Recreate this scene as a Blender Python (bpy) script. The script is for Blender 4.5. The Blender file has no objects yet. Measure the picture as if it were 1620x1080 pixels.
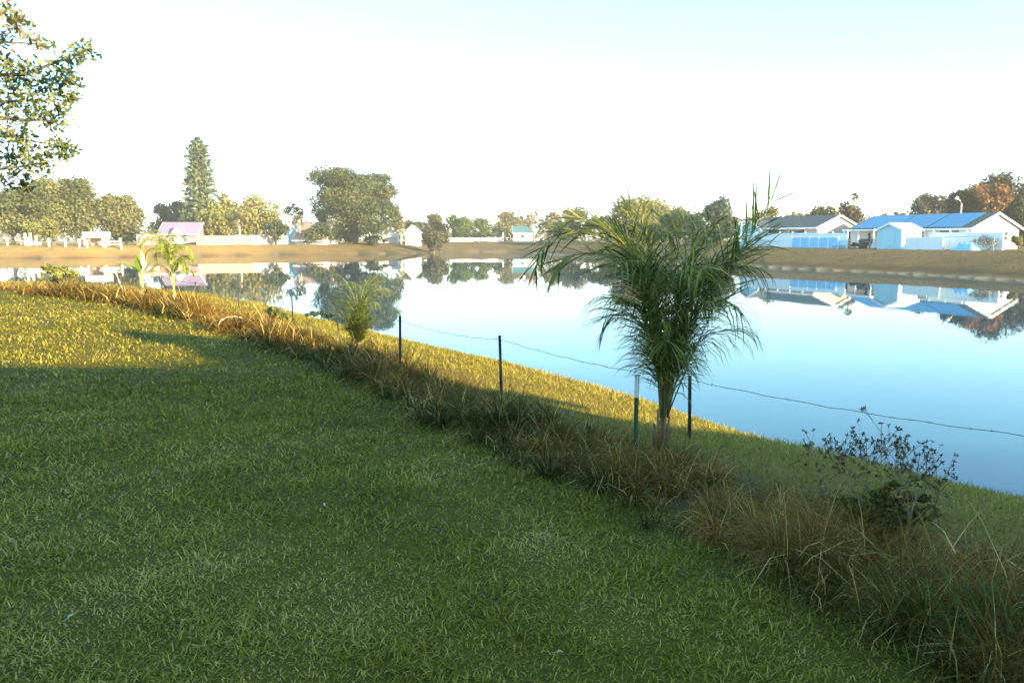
import bpy, math, random
import numpy as np
from mathutils import Vector, Matrix, noise as mnoise

random.seed(7); rng = np.random.default_rng(7)
R = math.radians
sc = bpy.context.scene
col = sc.collection

# ------------------------------------------------------------------ camera, sky, sun, exposure
EYE = 3.1
F = 1224.0
PITCH = math.atan((540 - 378) / F)
cam = bpy.data.cameras.new('camera'); cam_o = bpy.data.objects.new('camera', cam); col.objects.link(cam_o)
cam_o.location = (0, 0, EYE); cam_o.rotation_euler = (math.pi / 2 - PITCH, 0, 0)
cam.sensor_width = 36; cam.lens = F / 1620 * 36; cam.clip_start = 0.05; cam.clip_end = 6000
sc.camera = cam_o

SUN_EL = R(15.0)
SUN_AZ = math.atan2(0.75, -0.66)            # compass-like angle from +Y towards +X of the direction TO the sun
sc.world = bpy.data.worlds.new('World'); sc.world.use_nodes = True
wn = sc.world.node_tree.nodes; wl = sc.world.node_tree.links
sky = wn.new('ShaderNodeTexSky'); sky.sky_type = 'NISHITA'; sky.sun_disc = False
sky.sun_elevation = SUN_EL; sky.sun_rotation = SUN_AZ
sky.air_density = 1.0; sky.dust_density = 0.3; sky.ozone_density = 4.0; sky.altitude = 0
hs = wn.new('ShaderNodeHueSaturation'); hs.inputs['Saturation'].default_value = 1.18; hs.inputs['Hue'].default_value = 0.484
bg = wn['Background']; bg.inputs['Strength'].default_value = 0.15
gmn = wn.new('ShaderNodeGamma'); gmn.inputs['Gamma'].default_value = 0.72; wl.new(sky.outputs['Color'], gmn.inputs['Color']); wl.new(gmn.outputs['Color'], hs.inputs['Color']); wl.new(hs.outputs['Color'], bg.inputs['Color'])

sd = bpy.data.lights.new('sun', 'SUN'); so = bpy.data.objects.new('sun', sd); col.objects.link(so)
sd.energy = 3.5; sd.angle = R(0.6); sd.color = (1.0, 0.82, 0.44)
to_sun = Vector((math.sin(SUN_AZ) * math.cos(SUN_EL), math.cos(SUN_AZ) * math.cos(SUN_EL), math.sin(SUN_EL)))
so.rotation_euler = to_sun.to_track_quat('Z', 'Y').to_euler(); so.location = to_sun * 60

sc.view_settings.view_transform = 'Standard'; sc.view_settings.look = 'None'
sc.view_settings.gamma = 1; sc.view_settings.use_curve_mapping = False
sc.view_settings.exposure = 2.66

# ------------------------------------------------------------------ where things stand
cp, sp_ = math.cos(PITCH), math.sin(PITCH)
def ray(px, py):
    u = (px - 810) / F; v = -(py - 540) / F
    return Vector((u, cp + v * sp_, -sp_ + v * cp))
def at(px, py, Y):
    d = ray(px, py); t = Y / d.y
    return Vector((d.x * t, Y, EYE + d.z * t))
def plane(px, py, z):
    d = ray(px, py); t = (z - EYE) / d.z
    return Vector((d.x * t, d.y * t, z))

near = [plane(*p, 0) for p in [(1620, 797), (1515, 772), (1305, 725), (1073, 652), (1010, 630), (893, 600), (838, 587), (740, 565),
                               (657, 543), (580, 525), (500, 504), (420, 492), (330, 487), (240, 483), (120, 478), (0, 474), (-400, 466)]]
far = [plane(*p, 0) for p in [(-500, 409), (0, 408.5), (120, 408), (220, 406.5), (320, 404.5), (400, 403.3), (480, 402.5), (560, 402), (640, 401),
                              (680, 400), (705, 398.8), (760, 398.6), (800, 398.6), (817, 398.8), (860, 402), (935, 407), (1040, 415), (1120, 419.5),
                              (1173, 422), (1392, 431.5), (1620, 445), (1900, 464), (2300, 500)]]
poly = [(v.x, v.y) for v in near] + [(-60, 60)] + [(v.x, v.y) for v in far] + [(32, 18), (20, 6.5), (11, 6.2)]
POLY = np.array(poly)

def shore_dist(P):
    """signed distance to the pond outline, positive on land"""
    P = np.asarray(P, float); n = len(POLY)
    best = np.full(len(P), 1e9); inside = np.zeros(len(P), bool)
    for i in range(n):
        a = POLY[i]; b = POLY[(i + 1) % n]; ab = b - a
        t = np.clip(((P - a) @ ab) / (ab @ ab), 0, 1)
        q = P - (a + t[:, None] * ab)
        best = np.minimum(best, np.hypot(q[:, 0], q[:, 1]))
        cr = (a[1] > P[:, 1]) != (b[1] > P[:, 1])
        with np.errstate(divide='ignore', invalid='ignore'):
            xi = (b[0] - a[0]) * (P[:, 1] - a[1]) / (b[1] - a[1] + 1e-12) + a[0]
        inside ^= cr & (P[:, 0] < xi)
    return np.where(inside, -best, best)

CTRL = np.array([  # x, y, height of the bank top, width of the bank
    (0, 4, 1.4, 6.0), (-8, 14, 1.4, 6.5), (-25, 25, 1.4, 6.5), (6, 0, 1.4, 7), (-10, -15, 1.4, 7), (15, -10, 1.4, 7), (-50, 35, 1.4, 7),
    (-90, 138, 2.0, 9), (-50, 160, 1.95, 10), (-20, 190, 2.15, 14), (0, 240, 2.45, 40), (12, 170, 2.1, 14),
    (36, 112, 1.95, 12), (48, 85, 1.88, 14), (60, 55, 1.9, 14), (90, 90, 2.0, 14), (-60, 260, 2.3, 12)])
def wob(x, y, s, k=0):
    return np.sin(x / s + 1.3 * k + 1.7 * np.sin(y / s * 0.7 + k)) * np.sin(y / s * 1.1 + 2.1 * k + 1.1 * np.sin(x / s * 0.6))
def height(P):
    P = np.asarray(P, float)
    x, y = P[:, 0], P[:, 1]
    r = np.hypot(x, y)
    d = shore_dist(P) + 0.05 * wob(x, y, 0.5) * np.clip(r / 20, 0.6, 3) + 0.12 * wob(x, y, 1.7, 1) * np.clip(r / 25, 0.7, 4)
    w = 1.0 / (((P[:, None, :] - CTRL[None, :, :2]) ** 2).sum(2) ** 1.5 + 1.0)
    w /= w.sum(1, keepdims=True)
    H = w @ CTRL[:, 2]; W = w @ CTRL[:, 3]
    t = np.clip(d / W, 0, 1)
    land = H * (1 - (1 - t) ** 1.5)
    rim = 0.06 * np.exp(-(np.clip(d, 0, 99) / 0.25) ** 2) * 0
    z = np.where(d > 0, land + rim, np.maximum(d * 0.25, -1.2))
    z = z + np.where(d > 0.5, 0.025 * wob(x, y, 1.1, 2) + 0.012 * wob(x, y, 0.35, 3), 0)
    return z
def hz(x, y): return float(height(np.array([[x, y]]))[0])
def hit(px, py):
    d = ray(px, py); ts = np.arange(1.5, 260, 0.02); P = np.stack([d.x * ts, d.y * ts], 1)
    z = EYE + d.z * ts; g = height(P); k = int(np.argmax(z <= g))
    return Vector((P[k, 0], P[k, 1], g[k]))
def gnd(px, Y):
    p = at(px, 378, Y); return Vector((p.x, Y, hz(p.x, Y)))

# ------------------------------------------------------------------ materials
def mat(name, c, rough=0.7, var=0.12, scale=6.0, bump=0.0, metal=0.0, spec=0.5, c2=None, bscale=None):
    m = bpy.data.materials.new(name); m.use_nodes = True
    n = m.node_tree.nodes; l = m.node_tree.links; b = n['Principled BSDF']
    b.inputs['Roughness'].default_value = rough; b.inputs['Metallic'].default_value = metal
    b.inputs['Specular IOR Level'].default_value = spec
    tc = n.new('ShaderNodeTexCoord'); nz = n.new('ShaderNodeTexNoise')
    nz.inputs['Scale'].default_value = scale; nz.inputs['Detail'].default_value = 5; nz.inputs['Roughness'].default_value = 0.65
    l.new(tc.outputs['Object'], nz.inputs['Vector'])
    rp = n.new('ShaderNodeValToRGB')
    lo = [max(0, k * (1 - var)) for k in c]; hi = [min(1, k * (1 + var)) for k in (c2 or c)]
    rp.color_ramp.elements[0].position = 0.3; rp.color_ramp.elements[1].position = 0.7
    rp.color_ramp.elements[0].color = (*lo, 1); rp.color_ramp.elements[1].color = (*hi, 1)
    l.new(nz.outputs['Fac'], rp.inputs['Fac']); l.new(rp.outputs['Color'], b.inputs['Base Color'])
    if bump:
        n2 = n.new('ShaderNodeTexNoise'); n2.inputs['Scale'].default_value = bscale or scale * 6; n2.inputs['Detail'].default_value = 4
        l.new(tc.outputs['Object'], n2.inputs['Vector'])
        bp = n.new('ShaderNodeBump'); bp.inputs['Strength'].default_value = bump; bp.inputs['Distance'].default_value = 0.02
        l.new(n2.outputs['Fac'], bp.inputs['Height']); l.new(bp.outputs['Normal'], b.inputs['Normal'])
    return m

def leafmat(name, trans=0.35, rough=0.55, spec=0.3):
    m = bpy.data.materials.new(name); m.use_nodes = True
    n = m.node_tree.nodes; l = m.node_tree.links; b = n['Principled BSDF']
    b.inputs['Roughness'].default_value = rough; b.inputs['Specular IOR Level'].default_value = spec
    a = n.new('ShaderNodeAttribute'); a.attribute_name = 'col'
    l.new(a.outputs['Color'], b.inputs['Base Color'])
    t = n.new('ShaderNodeBsdfTranslucent'); l.new(a.outputs['Color'], t.inputs['Color'])
    mx = n.new('ShaderNodeMixShader'); mx.inputs['Fac'].default_value = trans
    l.new(b.outputs['BSDF'], mx.inputs[1]); l.new(t.outputs['BSDF'], mx.inputs[2])
    l.new(mx.outputs['Shader'], n['Material Output'].inputs['Surface'])
    return m

M = {}
M['leaf'] = leafmat('leaf_blade', 0.35, 0.6, 0.12)
M['glossleaf'] = leafmat('glossy_leaf', 0.25, 0.35, 0.5)
M['straw'] = leafmat('dry_straw', 0.25, 0.8, 0.06)
M['far_leaf'] = leafmat('tree_leaf', 0.3, 0.6, 0.25)
M['bark'] = mat('bark', (0.13, 0.10, 0.075), 0.9, 0.35, 9, 0.6)
M['dark_bark'] = mat('dark_bark', (0.055, 0.045, 0.035), 0.9, 0.3, 9, 0.5)
M['pale_bark'] = mat('pale_bark', (0.42, 0.37, 0.30), 0.9, 0.25, 9, 0.4)
M['palm_bark'] = mat('palm_fibre', (0.15, 0.095, 0.045), 0.95, 0.45, 25, 0.8)
M['petiole'] = mat('palm_stalk', (0.115, 0.095, 0.03), 0.5, 0.3, 12, 0.2)
M['old_stalk'] = mat('dry_palm_stalk', (0.22, 0.13, 0.05), 0.8, 0.3, 20, 0.4)
M['yellow_stalk'] = mat('yellow_stalk', (0.42, 0.44, 0.12), 0.5, 0.2, 12, 0.2)
M['vinyl'] = mat('white_vinyl', (0.78, 0.80, 0.80), 0.35, 0.04, 2)
M['blue_tarp'] = mat('blue_sheeting', (0.22, 0.55, 0.80), 0.5, 0.12, 3, 0.3)
M['cream'] = mat('cream_board', (0.27, 0.195, 0.155), 0.7, 0.08, 2, 0.2)
M['grey_board'] = mat('shade_grey_board', (0.36, 0.34, 0.36), 0.8, 0.12, 4, 0.3)  # grey stands for shade on the cream fence; also an outbuilding roof
M['white_wall'] = mat('white_siding', (0.66, 0.63, 0.62), 0.6, 0.05, 2, 0.15)
M['tan_wall'] = mat('tan_stucco', (0.40, 0.32, 0.27), 0.8, 0.08, 3, 0.3)
M['blue_wall'] = mat('blue_siding_and_shade', (0.30, 0.56, 0.66), 0.6, 0.06, 2, 0.15)  # cottage siding; also stands in for shade on two gable walls
M['teal_wall'] = mat('shade_blue_shed_wall', (0.36, 0.60, 0.70), 0.6, 0.06, 2, 0.15)  # blue of the shaded shed front put into the wall colour
M['pink_wall'] = mat('pink_stucco', (0.30, 0.175, 0.22), 0.8, 0.07, 3, 0.25)
M['lilac'] = mat('lilac_roof', (0.215, 0.15, 0.235), 0.7, 0.12, 4, 0.3)
M['pink_roof'] = mat('pinkish_metal_roof', (0.29, 0.20, 0.18), 0.5, 0.08, 3, 0.15)
M['shingle'] = mat('dark_shingle', (0.045, 0.062, 0.066), 0.85, 0.25, 5, 0.6)
M['teal_roof'] = mat('teal_roof', (0.05, 0.12, 0.14), 0.6, 0.2, 4, 0.3)
M['trim'] = mat('white_trim', (0.80, 0.80, 0.78), 0.45, 0.04, 3)
M['solar'] = mat('solar_glass', (0.0, 0.14, 0.30), 0.3, 0.15, 3, 0, 0, 0.7)
M['metal'] = mat('galvanised_metal', (0.45, 0.46, 0.46), 0.4, 0.1, 8, 0, 0.8)
M['glass'] = mat('window_glass', (0.03, 0.04, 0.05), 0.05, 0.1, 2)
M['dark'] = mat('dark_metal', (0.03, 0.035, 0.035), 0.5, 0.2, 8)
M['post_green'] = mat('green_post_paint', (0.03, 0.095, 0.045), 0.5, 0.35, 14, 0.3)
M['post_white'] = mat('white_post_paint', (0.72, 0.72, 0.68), 0.55, 0.12, 20, 0.3)
M['post_dark'] = mat('dark_post_paint', (0.02, 0.032, 0.028), 0.55, 0.4, 14, 0.3)
M['wire'] = mat('rusty_wire', (0.09, 0.07, 0.055), 0.6, 0.4, 30, 0, 0.5)
M['wood'] = mat('white_painted_wood', (0.60, 0.56, 0.48), 0.7, 0.1, 5, 0.3)
M['stake'] = mat('pale_stake', (0.70, 0.66, 0.56), 0.7, 0.15, 9, 0.3)
M['twig'] = mat('dead_frond', (0.55, 0.45, 0.30), 0.8, 0.2, 20, 0.3)
M['stem'] = mat('dry_stem', (0.26, 0.17, 0.07), 0.8, 0.3, 30)
M['banana_stem'] = mat('banana_stem', (0.30, 0.34, 0.12), 0.6, 0.3, 10, 0.3, c2=(0.36, 0.30, 0.14))
M['concrete'] = mat('concrete', (0.42, 0.40, 0.37), 0.85, 0.15, 3, 0.4)

# ------------------------------------------------------------------ mesh helpers
def link(o, parent=None):
    col.objects.link(o)
    if parent is not None: o.parent = parent
    return o
def tag(o, label=None, cat=None, group=None, kind=None):
    if label: o['label'] = label
    if cat: o['category'] = cat
    if group: o['group'] = group
    if kind: o['kind'] = kind
    return o
def root(name, loc, label, cat, group=None, rz=0.0):
    o = bpy.data.objects.new(name, None); o.empty_display_size = 0.2; o.location = loc; o.rotation_euler = (0, 0, rz)
    return tag(link(o), label, cat, group)

class MB:
    def __init__(s): s.v = []; s.f = []; s.c = []
    def add(s, vs, fs, c=None):
        k = len(s.v); s.v += [tuple(p) for p in vs]; s.f += [tuple(i + k for i in f) for f in fs]
        s.c += [c or (0.5, 0.5, 0.5)] * len(vs); return s
    def box(s, x0, x1, y0, y1, z0, z1, c=None):
        return s.add([(x0, y0, z0), (x1, y0, z0), (x1, y1, z0), (x0, y1, z0), (x0, y0, z1), (x1, y0, z1), (x1, y1, z1), (x0, y1, z1)],
                     [(3, 2, 1, 0), (4, 5, 6, 7), (0, 1, 5, 4), (1, 2, 6, 5), (2, 3, 7, 6), (3, 0, 4, 7)], c)
    def tube(s, pts, rad, n=6, c=None):
        pts = [Vector(p) for p in pts]; vs = []; fs = []
        if not hasattr(rad, '__len__'): rad = [rad] * len(pts)
        for i, p in enumerate(pts):
            d = (pts[min(i + 1, len(pts) - 1)] - pts[max(i - 1, 0)]).normalized()
            a = d.cross(Vector((0.31, 0.95, 0.07))); a = a.normalized() if a.length > 1e-4 else Vector((1, 0, 0)); b = d.cross(a)
            for k in range(n):
                t = 2 * math.pi * k / n; vs.append(p + (a * math.cos(t) + b * math.sin(t)) * rad[i])
        for i in range(len(pts) - 1):
            for k in range(n):
                fs.append((i * n + k, i * n + (k + 1) % n, (i + 1) * n + (k + 1) % n, (i + 1) * n + k))
        fs.append(tuple(range(n - 1, -1, -1))); fs.append(tuple((len(pts) - 1) * n + k for k in range(n)))
        return s.add(vs, fs, c)
    def prism(s, outline, axis, a0, a1, c=None):
        """outline: list of 2D points; axis 'x' extrudes (y,z) outline along x, 'y' extrudes (x,z), 'z' extrudes (x,y)"""
        n = len(outline)
        def P(p, a): return (a, p[0], p[1]) if axis == 'x' else ((p[0], a, p[1]) if axis == 'y' else (p[0], p[1], a))
        vs = [P(p, a0) for p in outline] + [P(p, a1) for p in outline]
        fs = [tuple(range(n - 1, -1, -1)), tuple(range(n, 2 * n))] + [(i, (i + 1) % n, n + (i + 1) % n, n + i) for i in range(n)]
        return s.add(vs, fs, c)
    def strip(s, pts, widths, side, c=None):
        """flat tapering ribbon; the last width may be 0"""
        vs = []; fs = []; side = Vector(side)
        for p, w in zip(pts, widths): p = Vector(p); vs += [p - side * w / 2, p + side * w / 2]
        for i in range(len(pts) - 1): fs.append((2 * i, 2 * i + 1, 2 * i + 3, 2 * i + 2))
        return s.add(vs, fs, c)
    def mesh(s, name, m, smooth=False, colattr=False):
        me = bpy.data.meshes.new(name); me.from_pydata(s.v, [], s.f); me.materials.append(m)
        if colattr:
            a = me.color_attributes.new('col', 'FLOAT_COLOR', 'POINT')
            arr = np.ones((len(s.v), 4), np.float32); arr[:, :3] = s.c; a.data.foreach_set('color', arr.ravel())
        if smooth: me.polygons.foreach_set('use_smooth', [True] * len(me.polygons))
        me.update(); return me
    def build(s, name, m, parent=None, smooth=False, colattr=False, loc=None):
        o = bpy.data.objects.new(name, s.mesh(name, m, smooth, colattr))
        if loc: o.location = loc
        return link(o, parent)

def np_mesh(name, V, faces, m, C=None, smooth=False):
    """faces: list of int arrays (k,n)"""
    me = bpy.data.meshes.new(name); me.vertices.add(len(V)); me.vertices.foreach_set('co', np.ascontiguousarray(V, np.float32).ravel())
    idx = np.concatenate([f.ravel() for f in faces]); tot = np.concatenate([np.full(len(f), f.shape[1]) for f in faces])
    me.loops.add(len(idx)); me.loops.foreach_set('vertex_index', idx.astype(np.int32))
    me.polygons.add(len(tot)); st = np.concatenate([[0], np.cumsum(tot)[:-1]])
    me.polygons.foreach_set('loop_start', st.astype(np.int32)); me.polygons.foreach_set('loop_total', tot.astype(np.int32))
    if C is not None:
        a = me.color_attributes.new('col', 'FLOAT_COLOR', 'POINT')
        arr = np.ones((len(V), 4), np.float32); arr[:, :3] = C; a.data.foreach_set('color', arr.ravel())
    me.materials.append(m)
    if smooth: me.polygons.foreach_set('use_smooth', np.ones(len(tot), bool))
    me.update(calc_edges=True); me.validate()
    return me

def blades(P, az, e0, bend, L, W, C, nseg=3, twist=None, tipfade=None):
    """arrays -> vertices, faces, colours of arching blades"""
    n = len(P); h = np.stack([np.cos(az), np.sin(az)], 1); sa = az + np.pi / 2 + (0 if twist is None else twist)
    side = np.stack([np.cos(sa), np.sin(sa), np.zeros(n)], 1)
    pos = P.copy(); rings = []
    for k in range(nseg + 1):
        t = k / nseg
        if k: 
            a = e0 - bend * (t - 0.5 / nseg)
            stp = np.concatenate([h * np.cos(a)[:, None], np.sin(a)[:, None]], 1) * (L / nseg)[:, None]
            pos = pos + stp
        w = W * (1 - t ** 1.6) * (0.75 + 0.6 * math.sin(math.pi * min(1, t + 0.2)))
        if k < nseg: rings += [pos - side * (w / 2)[:, None], pos + side * (w / 2)[:, None]]
        else: rings += [pos]
    V = np.stack(rings, 1); nv = 2 * nseg + 1; base = np.arange(n)[:, None] * nv
    quads = [base + np.array([[2 * k, 2 * k + 1, 2 * k + 3, 2 * k + 2]]) for k in range(nseg - 1)]
    tri = base + np.array([[2 * nseg - 2, 2 * nseg - 1, 2 * nseg]])
    fs = ([np.concatenate(quads)] if quads else []) + [tri]
    return V.reshape(-1, 3), fs, np.repeat(C, nv, 0)

def mixc(stops, t):
    """piecewise colour ramp over arrays"""
    xs = np.array([s[0] for s in stops]); cs = np.array([s[1] for s in stops])
    return np.stack([np.interp(t, xs, cs[:, k]) for k in range(3)], 1)

# ------------------------------------------------------------------ setting: ground and water
rr = np.concatenate([[0.0], 0.5 * 1.0165 ** np.arange(0, 520)]); rr = rr[rr < 620]
az_d = np.concatenate([np.arange(-48, 48, 0.22), np.arange(48, 312, 3.0)])
th = np.radians(90 - az_d); nt = len(th)
XY = np.stack([np.outer(rr, np.cos(th)), np.outer(rr, np.sin(th))], 2).reshape(-1, 2)
Z = height(XY); Gd = shore_dist(XY)
i0 = np.arange(len(rr) - 1)[:, None] * nt; k = np.arange(nt)[None, :]; k2 = (k + 1) % nt
quads = np.stack([i0 + k, i0 + k2, i0 + nt + k2, i0 + nt + k], 2).reshape(-1, 4)[:, ::-1]

HEDGE = [hit(*p) for p in [(0, 462), (180, 479), (350, 522), (470, 567), (600, 624), (720, 692), (850, 752), (1000, 807), (1150, 897), (1300, 952), (1400, 1002), (1500, 1066)]]
hl = [(-60.0, 40.0)] + [(HEDGE[0].x - 9, HEDGE[0].y + 5.0)] + [(v.x, v.y) for v in HEDGE] + [(2.1, 1.9), (3.6, 0.2), (6, -3)]
HL = np.array(hl)
def hedge_off(P):
    """signed distance to the lawn-side edge of the weed strip (positive towards the water) and arc length"""
    best = np.full(len(P), 1e9); sg = np.zeros(len(P)); arc = np.zeros(len(P)); acc = 0
    for i in range(len(HL) - 1):
        a, b = HL[i], HL[i + 1]; ab = b - a; Ls = np.hypot(*ab)
        t = np.clip(((P - a) @ ab) / (ab @ ab), 0, 1); q = P - (a + t[:, None] * ab); dd = np.hypot(q[:, 0], q[:, 1])
        s = ab[0] * (P[:, 1] - a[1]) - ab[1] * (P[:, 0] - a[0])
        m = dd < best; best = np.where(m, dd, best); sg = np.where(m, np.sign(s), sg); arc = np.where(m, acc + t * Ls, arc); acc += Ls
    return best * sg, arc
Ho, _ = hedge_off(XY)
farm = np.clip((np.hypot(XY[:, 0], XY[:, 1]) - 40) / 30, 0, 1)
lawn_c = np.array([0.105, 0.082, 0.012]); bank_c = np.array([0.20, 0.125, 0.026]); far_c = np.array([0.20, 0.12, 0.045]); mud_c = np.array([0.16, 0.12, 0.085]); soil_c = np.array([0.07, 0.05, 0.03])
wb = np.clip(Ho / 1.5, 0, 1)[:, None]; wf = farm[:, None]
Cg = lawn_c * (1 - wb) + bank_c * wb
strip_w = np.exp(-((Ho - 0.7) / 0.7) ** 2)[:, None]; Cg = Cg * (1 - strip_w) + soil_c * strip_w
lit_left = np.clip((-XY[:, 0] - 28) / 30, 0, 1)[:, None]; fc = np.array([0.115, 0.082, 0.040]) * (1 - lit_left) + np.array([0.27, 0.185, 0.075]) * lit_left  # bank right of the sunlit left part darkened, shade put into its colour
Cg = Cg * (1 - wf) + fc * wf
red = np.exp(-((Gd - 1.5) / 1.1) ** 2)[:, None] * lit_left * wf * 0.6; Cg = Cg * (1 - red) + np.array([0.26, 0.11, 0.04]) * red * 1.0
dk = np.exp(-((Gd - 2.0) / 0.9) ** 2)[:, None] * (1 - lit_left) * wf * 0.8; Cg = Cg * (1 - dk) + np.array([0.045, 0.04, 0.025]) * dk
mud_c = np.where((wf > 0.5) & (XY[:, :1] > 4), np.array([0.27, 0.25, 0.21]), mud_c)
mudw = np.clip(1 - Gd / np.where(farm > 0.5, 0.6, 0.3), 0, 1)[:, None] * (Gd > -3)[:, None]
Cg = Cg * (1 - mudw) + mud_c * mudw
Cg = np.where((Gd < -0.15)[:, None], np.array([0.05, 0.05, 0.035]), Cg)

gm = bpy.data.materials.new('grassy_ground'); gm.use_nodes = True
n = gm.node_tree.nodes; l = gm.node_tree.links; b = n['Principled BSDF']; b.inputs['Roughness'].default_value = 0.95; b.inputs['Specular IOR Level'].default_value = 0.1
a = n.new('ShaderNodeAttribute'); a.attribute_name = 'col'
tc = n.new('ShaderNodeTexCoord')
n1 = n.new('ShaderNodeTexNoise'); n1.inputs['Scale'].default_value = 0.35; n1.inputs['Detail'].default_value = 8; n1.inputs['Roughness'].default_value = 0.7
n2 = n.new('ShaderNodeTexNoise'); n2.inputs['Scale'].default_value = 9; n2.inputs['Detail'].default_value = 5; n2.inputs['Roughness'].default_value = 0.7
l.new(tc.outputs['Object'], n1.inputs['Vector']); l.new(tc.outputs['Object'], n2.inputs['Vector'])
ad = n.new('ShaderNodeMath'); ad.operation = 'ADD'; l.new(n1.outputs['Fac'], ad.inputs[0]); l.new(n2.outputs['Fac'], ad.inputs[1])
rp = n.new('ShaderNodeValToRGB'); rp.color_ramp.elements[0].position = 0.7; rp.color_ramp.elements[1].position = 1.3
ml = n.new('ShaderNodeMapRange'); ml.inputs['From Min'].default_value = 0.7; ml.inputs['From Max'].default_value = 1.3
l.new(ad.outputs[0], ml.inputs['Value'])
rp.color_ramp.elements[0].position = 0; rp.color_ramp.elements[1].position = 1
rp.color_ramp.elements[0].color = (0.62, 0.66, 0.62, 1); rp.color_ramp.elements[1].color = (1.35, 1.25, 1.05, 1)
l.new(ml.outputs['Result'], rp.inputs['Fac'])
mu = n.new('ShaderNodeMix'); mu.data_type = 'RGBA'; mu.blend_type = 'MULTIPLY'; mu.inputs['Factor'].default_value = 1
l.new(a.outputs['Color'], mu.inputs['A']); l.new(rp.outputs['Color'], mu.inputs['B']); l.new(mu.outputs['Result'], b.inputs['Base Color'])
bp = n.new('ShaderNodeBump'); bp.inputs['Strength'].default_value = 0.9; bp.inputs['Distance'].default_value = 0.08
l.new(n2.outputs['Fac'], bp.inputs['Height']); l.new(bp.outputs['Normal'], b.inputs['Normal'])
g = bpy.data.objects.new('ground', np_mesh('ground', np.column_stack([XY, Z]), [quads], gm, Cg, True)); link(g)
tag(g, 'grassy ground with a lawn and banks sloping to the pond', 'ground', kind='structure')

wm = bpy.data.materials.new('pond_water'); wm.use_nodes = True
n = wm.node_tree.nodes; l = wm.node_tree.links; b = n['Principled BSDF']
b.inputs['Base Color'].default_value = (0.002, 0.040, 0.070, 1); b.inputs['Roughness'].default_value = 0.015; b.inputs['IOR'].default_value = 1.333
tc = n.new('ShaderNodeTexCoord'); mp = n.new('ShaderNodeMapping'); mp.inputs['Scale'].default_value = (1.0, 0.6, 1)
nz = n.new('ShaderNodeTexNoise'); nz.inputs['Scale'].default_value = 2.2; nz.inputs['Detail'].default_value = 3
bp = n.new('ShaderNodeBump'); bp.inputs['Strength'].default_value = 0.08; bp.inputs['Distance'].default_value = 0.012
l.new(tc.outputs['Object'], mp.inputs['Vector']); l.new(mp.outputs['Vector'], nz.inputs['Vector']); l.new(nz.outputs['Fac'], bp.inputs['Height']); l.new(bp.outputs['Normal'], b.inputs['Normal'])
wmb = MB(); pad = 3.0
wmb.add([(-420, 4, 0), (80, 4, 0), (80, 215, 0), (-420, 215, 0)], [(0, 1, 2, 3)])
w = wmb.build('water', wm); tag(w, 'calm blue pond mirroring the sky and the far bank', 'water', kind='structure')
# ------------------------------------------------------------------ lawn, bank grass and the weed strip (uncountable)
def polar(N, r0, r1, expo, a0, a1):
    """N points with areal density ~ r^-expo between r0 and r1"""
    q = 2 - expo; u = rng.random(N); r = (r0 ** q + u * (r1 ** q - r0 ** q)) ** (1 / q)
    t = np.radians(90 - (a0 + (a1 - a0) * rng.random(N))); return np.stack([r * np.cos(t), r * np.sin(t)], 1)
GREEN = [(0, (0.030, 0.043, 0.004)), (0.33, (0.130, 0.126, 0.008)), (0.62, (0.25, 0.215, 0.016)), (0.86, (0.38, 0.28, 0.045)), (1, (0.55, 0.40, 0.12))]
def patch(P):
    return 0.5 + 0.25 * (wob(P[:, 0], P[:, 1], 0.8, 4) + wob(P[:, 0], P[:, 1], 0.27, 5)) * 0.7 + 0.2 * wob(P[:, 0], P[:, 1], 2.4, 6)

P = np.concatenate([polar(30000, 1.2, 3.0, 0.2, -60, 60), polar(400000, 3.0, 38, 1.5, -46, 42), polar(170000, 2.2, 10, 0.9, -46, 42)])
ho, arc = hedge_off(P); keep = (ho < 0.25) & (shore_dist(P) > 0.5); P = P[keep]; n_ = len(P)
r = np.hypot(P[:, 0], P[:, 1]); sc_ = np.clip(r / 5.0, 0.8, 4)
tone = np.clip(0.66 * rng.random(n_) ** 1.2 + 0.50 * (patch(P) - 0.2) + 0.06, 0, 1)
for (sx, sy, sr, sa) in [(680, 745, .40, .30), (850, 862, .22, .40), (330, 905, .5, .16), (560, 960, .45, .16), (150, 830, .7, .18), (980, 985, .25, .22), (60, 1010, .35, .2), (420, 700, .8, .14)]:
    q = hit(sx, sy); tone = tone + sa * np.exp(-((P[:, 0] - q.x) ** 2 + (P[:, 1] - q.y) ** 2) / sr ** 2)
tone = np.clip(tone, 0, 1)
tone = np.where(rng.random(n_) < 0.07, rng.uniform(0.85, 1, n_), tone)
clump = 0.6 + 0.7 * np.clip(0.5 + 0.6 * wob(P[:, 0], P[:, 1], 0.19, 8), 0, 1)
L = (0.022 + 0.042 * rng.random(n_)) * clump * np.clip(sc_ ** 0.35, 0.9, 1.6)
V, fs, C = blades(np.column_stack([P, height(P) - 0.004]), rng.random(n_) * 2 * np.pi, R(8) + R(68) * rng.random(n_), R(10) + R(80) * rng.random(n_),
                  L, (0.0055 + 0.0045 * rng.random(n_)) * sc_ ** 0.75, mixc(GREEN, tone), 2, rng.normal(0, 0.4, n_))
o = link(bpy.data.objects.new('lawn_grass', np_mesh('lawn_grass', V, fs, M['leaf'], C)))
tag(o, 'short green coarse lawn grass in the foreground', 'grass', kind='stuff')

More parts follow.
